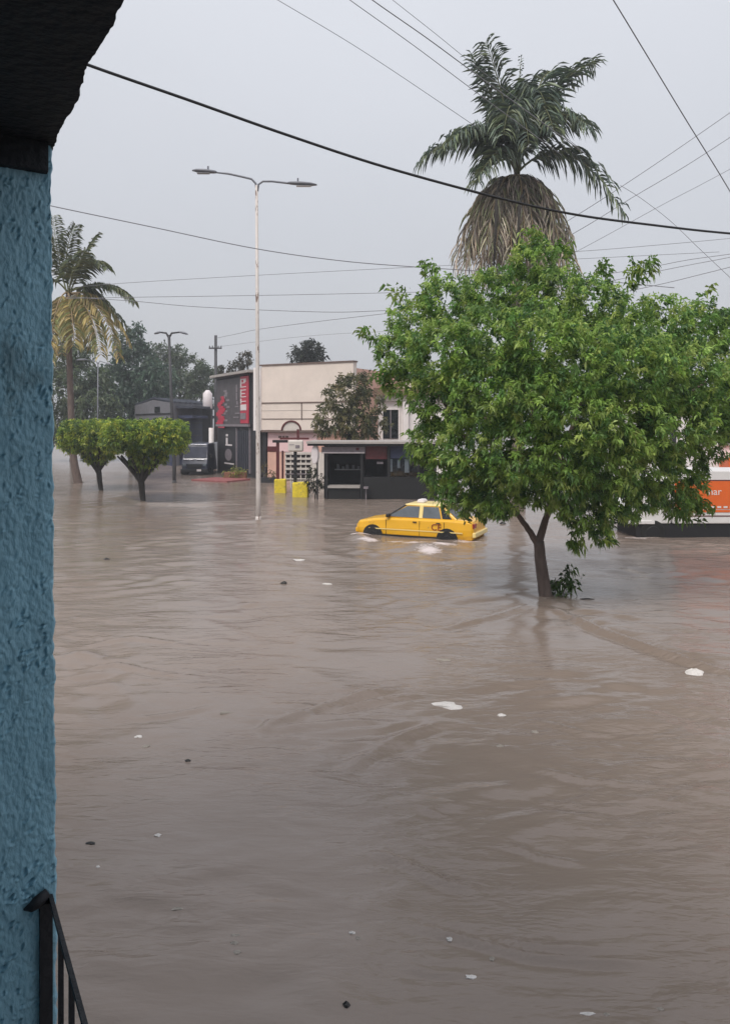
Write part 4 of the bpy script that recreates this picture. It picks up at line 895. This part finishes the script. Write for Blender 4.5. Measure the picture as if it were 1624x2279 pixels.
c_ = P(462, 888, 72); mb = MB(); mb.tube([(c_.x, 72, c_.z - .9), (c_.x, 72, c_.z - .85), (c_.x, 72, c_.z + .5), (c_.x, 72, c_.z + .75), (c_.x, 72, c_.z + .85)], [.4, .45, .45, .25, .15], 16); mb.build('tank_body', 'sign_white', wt, smooth=True)
mb = MB(); mb.box((c_.x, 72, (c_.z - .9 - .44) / 2), (.8, .8, c_.z - .9 + .44)); mb.build('stand', 'dark_wall', wt)

# ------------------------------------------------------------------ vehicles
def loft(mb, secs):
    n = len(secs[0]); vs = [p for s in secs for p in s]; m = len(secs)
    fs = [(i * n + k, i * n + (k + 1) % n, (i + 1) * n + (k + 1) % n, (i + 1) * n + k) for i in range(m - 1) for k in range(n)]
    fs += [tuple(range(n - 1, -1, -1)), tuple(range((m - 1) * n, m * n))]
    return mb.add(vs, fs)
def wheel(parent, x, y, z, r, w, side):
    wo_ = MB(); wo_.tube([(x, y - w / 2, z), (x, y - w / 2 + .02, z), (x, y + w / 2 - .02, z), (x, y + w / 2, z)], [r * .9, r, r, r * .9], 20); o = wo_.build('wheel', 'rubber', parent, local=True)
    m = MB(); yy = y + side * (w / 2 + .004); m.tube([(x, yy - side * .03, z), (x, yy + side * .01, z)], [r * .6, r * .5], 14); m.build('rim', 'black_trim', o, local=True); return o
def pane(parent, name, m, pts, off, th=.012):
    n = len(pts); a = Vector(pts[1]) - Vector(pts[0]); b = Vector(pts[-1]) - Vector(pts[0]); nn = a.cross(b).normalized() * off
    vs = [Vector(p) + nn for p in pts] + [Vector(p) + nn - nn.normalized() * th for p in pts]
    mb = MB(); mb.add(vs, [tuple(range(n)), tuple(range(2 * n - 1, n - 1, -1))] + [(k, n + k, n + (k + 1) % n, (k + 1) % n) for k in range(n)]); return mb.build(name, m, parent, local=True)
# taxi, +x is its nose; drives towards the left of the picture
tcen = P(932, 1150, 25.9)
taxi = thing('taxi', 'yellow taxi sedan with a white roof lamp wading through the flood', 'taxi', (tcen.x + .06, 26.2, -.29), math.radians(180 - 24))
def bodysec(x, zb, zt, hw):
    e = .07
    return [(x, -hw + e, zb), (x, hw - e, zb), (x, hw - .01, zb + .16), (x, hw, (zb + zt) * .5 + .02), (x, hw - .035, zt - .06), (x, hw - .13, zt), (x, -hw + .13, zt), (x, -hw + .035, zt - .06), (x, -hw, (zb + zt) * .5 + .02), (x, -hw + .01, zb + .16)]
mb = MB(); loft(mb, [bodysec(-2.10, .36, .80, .70), bodysec(-2.04, .28, .90, .78), bodysec(-1.3, .22, .93, .81), bodysec(-.6, .2, .92, .825), bodysec(.3, .2, .91, .825), bodysec(.85, .2, .90, .82), bodysec(1.4, .22, .85, .80), bodysec(1.95, .26, .76, .77), bodysec(2.08, .32, .68, .68)])
mb.build('body', 'taxi_yellow', taxi, smooth=False, local=True, bevel=.02)
gh = lambda x, z, hw: [(x, -hw, z), (x, hw, z)]
b0 = [(1.02, .69), (-1.55, .70)]; t0_ = [(.28, .56), (-1.0, .55)]
zb_, zt_ = .905, 1.345
q = [(b0[0][0], -b0[0][1], zb_), (b0[0][0], b0[0][1], zb_), (b0[1][0], b0[1][1], zb_), (b0[1][0], -b0[1][1], zb_), (t0_[0][0], -t0_[0][1], zt_), (t0_[0][0], t0_[0][1], zt_), (t0_[1][0], t0_[1][1], zt_), (t0_[1][0], -t0_[1][1], zt_)]
mb = MB(); mb.hexa(q); mb.build('cabin', 'taxi_yellow', taxi, local=True, bevel=.03)
mb = MB(); loft(mb, [[(.36, -.50, 1.335), (.36, .50, 1.335), (.36, .46, 1.355), (.36, -.46, 1.355)], [(.22, -.58, 1.335), (.22, .58, 1.335), (.22, .50, 1.385), (.22, -.50, 1.385)], [(-.9, -.57, 1.335), (-.9, .57, 1.335), (-.9, .49, 1.385), (-.9, -.49, 1.385)], [(-1.06, -.5, 1.335), (-1.06, .5, 1.335), (-1.06, .45, 1.35), (-1.06, -.45, 1.35)]]); mb.build('roof', 'taxi_cream', taxi, local=True, bevel=.015)
def sidept(x_f, z, s):      # x_f: 0 rear .. 1 front of the glasshouse at that height
    k = (z - zb_) / (zt_ - zb_); xr = b0[1][0] + (t0_[1][0] - b0[1][0]) * k; xf = b0[0][0] + (t0_[0][0] - b0[0][0]) * k; hw = .695 + (.555 - .695) * k
    return (xr + (xf - xr) * x_f, s * hw, z)
def clampx(x, z, s):
    p = sidept(0, z, s); return (x, p[1], z)
for s in (1, -1):
    zl, zh = .935, 1.30
    w1 = [clampx(.90, zl, s), clampx(.24, zh, s), clampx(-.20, zh, s), clampx(-.20, zl, s)]
    w2 = [clampx(-.34, zl, s), clampx(-.34, zh, s), clampx(-.86, zh, s), clampx(-.98, zl, s)]
    w3 = [clampx(-1.03, zl, s), clampx(-.92, zh, s), clampx(-1.0, zh, s), clampx(-1.36, zl, s)]
    for w_, mm in ((w1, 'glass_pale'), (w2, 'glass_pale'), (w3, 'glass_dark')):
        w_ = w_ if s < 0 else w_
        nsg = (Vector(w_[1]) - Vector(w_[0])).cross(Vector(w_[-1]) - Vector(w_[0])); w_ = w_ if nsg.y * s > 0 else w_[::-1]
        pane(taxi, 'side_window', mm, w_, .012)
    pane(taxi, 'window_pillar', 'taxi_cream', (lambda w: w if ((Vector(w[1]) - Vector(w[0])).cross(Vector(w[-1]) - Vector(w[0]))).y * s > 0 else w[::-1])([clampx(-.21, .92, s), clampx(-.21, 1.33, s), clampx(-.33, 1.33, s), clampx(-.33, .92, s)]), .016)
    pane(taxi, 'front_pillar', 'black_trim', (lambda w: w if ((Vector(w[1]) - Vector(w[0])).cross(Vector(w[-1]) - Vector(w[0]))).y * s > 0 else w[::-1])([clampx(1.0, .92, s), clampx(.34, 1.33, s), clampx(.25, 1.33, s), clampx(.91, .92, s)]), .016)
    mb = MB(); mb.box((.86, s * .80, .98), (.12, .18, .11)); mb.build('mirror', 'black_trim', taxi, local=True, bevel=.03)
    for x in (-.10, -.92): mb = MB(); mb.box((x, s * .823, .80), (.13, .03, .03)); mb.build('door_handle', 'black_trim', taxi, local=True)
    for x in (.93, -.27, -1.12): mb = MB(); mb.box((x, s * .815, .58), (.010, .024, .52)); mb.build('door_seam', 'black_trim', taxi, local=True)
    mb = MB(); mb.box((-.1, s * .815, .27), (2.3, .03, .14)); mb.build('sill_shadow', 'black_trim', taxi, local=True)  # black strip puts the shadow along the sill into the colour
    mb = MB(); mb.box((-.1, s * .822, .52), (3.3, .02, .035)); mb.build('side_moulding', 'taxi_cream', taxi, local=True)
    for x, r in ((1.42, .33), (-1.22, .33)):
        mb = MB(); mb.tube([(x, s * .77, .29), (x, s * .828, .29)], .36, 20); mb.build('wheel_arch', 'black_trim', taxi, local=True); wheel(taxi, x, s * .75, .29, .285, .17, s)
    mb = MB(); mb.box((2.03, s * .52, .62), (.08, .30, .13)); mb.build('headlight', 'glass_pale', taxi, local=True, bevel=.02)
    mb = MB(); mb.box((-2.07, s * .56, .74), (.07, .34, .16)); mb.build('tail_light', 'lamp_red', taxi, local=True, bevel=.02)
pane(taxi, 'windscreen', 'glass_dark', [(.97, -.62, .935), (.97, .62, .935), (.32, .51, 1.315), (.32, -.51, 1.315)], .012)
pane(taxi, 'rear_window', 'glass_dark', [(-1.50, .62, .94), (-1.50, -.62, .94), (-1.03, -.50, 1.31), (-1.03, .50, 1.31)], .012)
mb = MB(); mb.box((2.06, 0, .42), (.12, 1.4, .16)); mb.build('front_bumper', 'taxi_yellow', taxi, local=True, bevel=.03)
mb = MB(); mb.box((-2.11, 0, .46), (.12, 1.5, .16)); mb.build('rear_bumper', 'taxi_cream', taxi, local=True, bevel=.03)
mb = MB(); loft(mb, [[(-.02 + a, -.22 + .04 * k, 1.387 + .0), (-.02 + a, .22 - .04 * k, 1.387), (-.02 + a, .18 - .04 * k, 1.50 - .06 * k), (-.02 + a, -.18 + .04 * k, 1.50 - .06 * k)] for a, k in ((-.20, 1), (-.15, 0), (.03, 0), (.08, 1))]); mb.build('taxi_sign', 'sign_white', taxi, local=True, bevel=.03)
def text(body, size, m, parent, loc, rot, ext=.004):
    cu = bpy.data.curves.new('lettering', 'FONT'); cu.body = body; cu.size = size; cu.extrude = ext; cu.align_x = 'CENTER'; cu.materials.append(M[m])
    o = bpy.data.objects.new('lettering', cu); C.objects.link(o); me = bpy.data.meshes.new_from_object(o.evaluated_get(bpy.context.evaluated_depsgraph_get())); bpy.data.objects.remove(o); o = bpy.data.objects.new('lettering', me); C.objects.link(o); o.parent = parent; o.location = loc; o.rotation_euler = rot; return o
text('CE', .30, 'taxi_red', taxi, (-.86, .832, .57), (math.radians(90), 0, math.radians(180)))

# truck at the right edge, nose to the left
td = 25.4
tx0 = (1397 - CX) / FPX * td
truck = thing('delivery_truck', 'white delivery truck with an orange side panel half hidden by the tree', 'truck', (tx0, td, 0), 0)
def tb(name, m, x0, x1, y0, y1, z0, z1, parent=truck, bevel=0.0):
    mb = MB(); mb.box(((x0 + x1) / 2, (y0 + y1) / 2, (z0 + z1) / 2), (x1 - x0, y1 - y0, z1 - z0)); return mb.build(name, m, parent, local=True, bevel=bevel)
cabp = [(0.05, .45), (0.0, .95), (.28, 1.15), (.75, 1.95), (1.45, 2.0), (1.45, .45)]
mb = MB(); n_ = len(cabp); vs = [(x, .05, z) for x, z in cabp] + [(x, 2.0, z) for x, z in cabp]
mb.add(vs, [tuple(range(n_)), tuple(range(2 * n_ - 1, n_ - 1, -1))] + [(k, n_ + k, n_ + (k + 1) % n_, (k + 1) % n_) for k in range(n_)]); mb.build('cab', 'truck_white', truck, local=True, bevel=.04)
pane(truck, 'cab_window', 'glass_dark', [(.62, .05, 1.2), (1.32, .05, 1.2), (1.32, .05, 1.85), (.88, .05, 1.85)], .012)
pane(truck, 'windscreen', 'glass_dark', [(.30, 1.9, 1.2), (.30, .15, 1.2), (.74, .15, 1.9), (.74, 1.9, 1.9)], .012)
tb('bumper', 'truck_white', -.06, .9, .0, 2.05, .44, .56, bevel=.02)
tb('cargo_box', 'truck_white', 1.5, 7.6, 0, 2.1, .46, 2.22, bevel=.03)
op = tb('orange_panel', 'truck_orange', 1.55, 7.5, -.015, -.002, 1.08, 1.90)
tb('stripe', 'maroon', 1.55, 7.5, -.02, -.016, 1.885, 1.92); tb('stripe', 'truck_orange', 1.55, 7.5, -.012, -.002, .84, .92); tb('stripe', 'maroon', 1.55, 7.5, -.012, -.002, .70, .735)
for k in range(28): tb('white_dot', 'truck_white', 1.7 + k * .21, 1.83 + k * .21, -.022, -.016, .985, 1.045)
tb('dot_band', 'truck_orange', 1.55, 7.5, -.015, -.002, .95, 1.078)
tb('chassis', 'black_trim', .3, 7.6, .06, 2.0, -.2, .455)
tb('side_vent', 'black_trim', 1.42, 1.52, -.03, -.003, .96, 1.22)
for x in (.85, 5.9): wheel(truck, x, .16, .15, .42, .26, -1); wheel(truck, x, 1.92, .15, .42, .26, 1)
text('nar', .34, 'truck_white', truck, (2.88, -.018, 1.42), (math.radians(90), 0, 0))

# dark van parked by the shop
vd = 56.0; vx = P(433, 0, vd).x
van = thing('parked_van', 'dark blue van seen from the front beside the shop column', 'van', (vx, vd, -.12), 0)
def vb(name, m, c_, s_, parent=van, bevel=.03): mb = MB(); mb.box(c_, s_); return mb.build(name, m, parent, local=True, bevel=bevel)
mb = MB(); prof = [(0, .35), (-.02, .95), (.12, 1.28), (.75, 2.3), (1.1, 2.42), (4.6, 2.45), (4.7, .35)]; n_ = len(prof)
vs = [(-.95 + (.12 if z > 1.5 else 0), y_, z) for y_, z in prof] + [(.95 - (.12 if z > 1.5 else 0), y_, z) for y_, z in prof]
mb.add(vs, [tuple(range(n_))[::-1], tuple(range(n_, 2 * n_))] + [(k, (k + 1) % n_, n_ + (k + 1) % n_, n_ + k) for k in range(n_)]); mb.build('body', 'van_paint', van, local=True, bevel=.06)
pane(van, 'windscreen', 'glass_soft', [(-.86, .17, 1.36), (.86, .17, 1.36), (.78, .70, 2.22), (-.78, .70, 2.22)], .02)
vb('roof_trim', 'chrome', (0, .72, 2.34), (1.5, .06, .07)); vb('bonnet_trim', 'chrome', (-.45, .04, 1.25), (.8, .06, .07)); vb('bonnet_trim', 'chrome', (.42, .04, 1.25), (.6, .06, .06))
vb('grille', 'black_trim', (0, -.03, .78), (1.1, .06, .3)); vb('bumper', 'black_trim', (0, -.06, .45), (2.0, .14, .26))
for s in (-1, 1):
    vb('headlight', 'glass_pale', (s * .74, -.02, .86), (.26, .08, .2)); vb('mirror', 'black_trim', (s * 1.1, .5, 1.5), (.16, .12, .3)); wheel(van, s * .0 + s * .88, .9, .3, .34, .2, s)
vb('plate', 'sign_white', (.35, -.135, .48), (.32, .01, .15), bevel=0)

# ------------------------------------------------------------------ litter adrift on the water
def litter(name, label, px, py, w, l, h, m, seed, cat='litter', shape='crumple', rot=0.0):
    r = np.random.default_rng(seed); c_ = G(px, py); zc = float(H[np.abs(np.array(ys) - c_.y).argmin(), np.abs(np.array(xs) - c_.x).argmin()])
    mb = MB(); rows, cols_ = 5, 10; vs = []
    for i in range(rows):
        f = i / (rows - 1); rad = math.sin(math.pi * (0.08 + 0.84 * f)) if shape == 'crumple' else (1 if 0 < i < rows - 1 else .5)
        for k in range(cols_):
            th = 6.2832 * k / cols_; j = 1 + (r.random() - .5) * (.55 if shape == 'crumple' else .08)
            if shape == 'bottle':
                x = (f - .5) * w; rr = l / 2 * (1, 1, .95, .45, .35)[i]; p = (x, rr * math.cos(th), rr * math.sin(th))
            else:
                p = (w / 2 * rad * j * math.cos(th), l / 2 * rad * j * math.sin(th), (f - .35) * h * (1 + (r.random() - .5) * .5))
            co_, si_ = math.cos(rot), math.sin(rot); vs.append((c_.x + p[0] * co_ - p[1] * si_, c_.y + p[0] * si_ + p[1] * co_, zc + p[2] - .12 * h))
    fs = [(i * cols_ + k, i * cols_ + (k + 1) % cols_, (i + 1) * cols_ + (k + 1) % cols_, (i + 1) * cols_ + k) for i in range(rows - 1) for k in range(cols_)] + [tuple(range(cols_ - 1, -1, -1)), tuple(range((rows - 1) * cols_, rows * cols_))]
    o = thing(name, label, cat, (c_.x, c_.y, zc), group='litter adrift on the flood'); mb.add(vs, fs); mb.build('piece', m, o, smooth=shape == 'bottle'); return o
LT = [
 ('plastic_bag', 'crumpled white plastic bag drifting at far right below the tree', 1545, 1500, .36, .30, .16, 'litter_white', 'crumple', .3),
 ('foam_tray', 'long white foam tray floating left of the tree reflection, largest white litter', 995, 1571, .54, .30, .09, 'litter_white', 'crumple', -.35),
 ('foam_cup', 'small white cup just right of the long foam tray', 1115, 1591, .15, .10, .05, 'litter_white', 'crumple', 0),
 ('paper_scrap', 'tan scrap floating a little below the small white cup', 1112, 1664, .14, .10, .05, 'litter_tan', 'crumple', .2),
 ('paper_scrap', 'tan scrap to the right of the small white cup', 1190, 1629, .12, .10, .05, 'litter_tan', 'crumple', 0),
 ('plastic_sheet', 'thin pale strip in the tree reflection above the foam tray', 985, 1468, .32, .18, .04, 'litter_tan', 'crumple', -.2),
 ('paper_scrap', 'white scrap below the tall lamp, larger of the two there', 665, 1247, .42, .28, .05, 'litter_white', 'crumple', 0),
 ('paper_scrap', 'flat white scrap beside the small dark lump below the taxi', 727, 1300, .30, .22, .04, 'litter_white', 'crumple', 0),
 ('dark_lump', 'small dark lump floating straight below the tall lamp', 632, 1299, .20, .16, .13, 'litter_dark', 'crumple', 0),
 ('dark_lump', 'small dark lump far left below the clipped trees', 237, 1245, .24, .16, .12, 'litter_dark', 'crumple', 0),
 ('plastic_bottle', 'pale bottle among the ripples left of centre', 505, 1588, .22, .07, .06, 'litter_tan', 'bottle', .2),
 ('paper_scrap', 'white scrap at left, upper of the two close together', 309, 1641, .12, .10, .05, 'litter_white', 'crumple', 0),
 ('paper_scrap', 'tan scrap at left, lower of the two close together', 325, 1660, .12, .10, .04, 'litter_tan', 'crumple', 0),
 ('dark_lump', 'tiny dark lump below the two close scraps at left', 418, 1694, .10, .07, .05, 'litter_dark', 'crumple', 0),
 ('foam_cup', 'bright white cup in the lower left water', 351, 1858, .10, .06, .04, 'litter_white', 'crumple', 0),
 ('dark_lump', 'brown lump near the blue wall in the lower left water', 202, 1879, .11, .07, .04, 'litter_dark', 'crumple', 0),
 ('paper_scrap', 'small pale scrap near the blue wall above the railing', 218, 1934, .05, .05, .03, 'litter_white', 'crumple', 0),
 ('plastic_sheet', 'limp tan strip right of the railing top', 398, 2020, .14, .06, .03, 'litter_tan', 'crumple', 0),
 ('paper_scrap', 'pale strip, top of three in a column near the bottom', 524, 2084, .09, .04, .02, 'litter_tan', 'crumple', 0),
 ('paper_scrap', 'pale scrap, middle of three in a column near the bottom', 522, 2103, .08, .06, .03, 'litter_tan', 'crumple', 0),
 ('paper_scrap', 'pale scrap, lowest of three in a column near the bottom', 528, 2123, .07, .06, .03, 'litter_tan', 'crumple', 0),
 ('foam_cup', 'bright white cup near bottom centre, left of the pair', 783, 2078, .06, .05, .04, 'litter_white', 'crumple', 0),
 ('paper_scrap', 'small pale scrap touching the left bright cup of the pair', 797, 2092, .05, .05, .03, 'litter_tan', 'crumple', 0),
 ('foam_cup', 'bright white cup near bottom centre, right of the pair', 1000, 2093, .07, .05, .04, 'litter_white', 'crumple', 0),
 ('foam_tray', 'flat white piece below the right bright cup', 1047, 2177, .10, .06, .025, 'litter_white', 'crumple', 0),
 ('paper_scrap', 'tiny pale scrap above the flat white piece', 1095, 2138, .05, .06, .03, 'litter_tan', 'crumple', 0),
 ('dark_ball', 'black ball floating at the bottom edge', 770, 2240, .065, .065, .06, 'litter_dark', 'crumple', 0),
 ('foam_strip', 'long white strip at the bottom right edge', 1306, 2257, .12, .04, .02, 'litter_white', 'crumple', 0),
 ('paper_scrap', 'small tan scrap beside the white strip at bottom right', 1350, 2258, .05, .04, .02, 'litter_tan', 'crumple', 0),
 ('paper_scrap', 'tan scrap nearest the bottom right corner', 1470, 2245, .06, .05, .02, 'litter_tan', 'crumple', 0),
 ('dark_lump', 'dark lump floating behind the taxi left of the tree fork', 1118, 1166, .30, .22, .22, 'litter_dark', 'crumple', 0),
 ('dark_twig', 'dark twig lying on the water right of the trunk', 1305, 1335, .42, .10, .05, 'litter_dark', 'crumple', 0),
]
for k, (nm, lb_, px, py, w, l, h, m, shp, rt) in enumerate(LT): litter(nm, lb_, px, py, w * .8, l * .75, h * .7, m, 100 + k, 'litter', shp, rt)

# ------------------------------------------------------------------ humid air after the rain
hz = MB(); hz.prism([(-330, -130), (330, -130), (330, 430), (-330, 430)], -1.6, 26)
hm = bpy.data.materials.new('humid_air'); hm.use_nodes = True; ht = hm.node_tree; ht.nodes.clear()
hv_ = ht.nodes.new('ShaderNodeVolumePrincipled'); hv_.inputs['Color'].default_value = (0.9, 0.93, 1, 1); hv_.inputs['Density'].default_value = 0.0013
ho = ht.nodes.new('ShaderNodeOutputMaterial'); ht.links.new(hv_.outputs[0], ho.inputs['Volume'])
tag(hz.build('haze', hm), 'thin grey haze in the humid air over the street', kind='stuff')
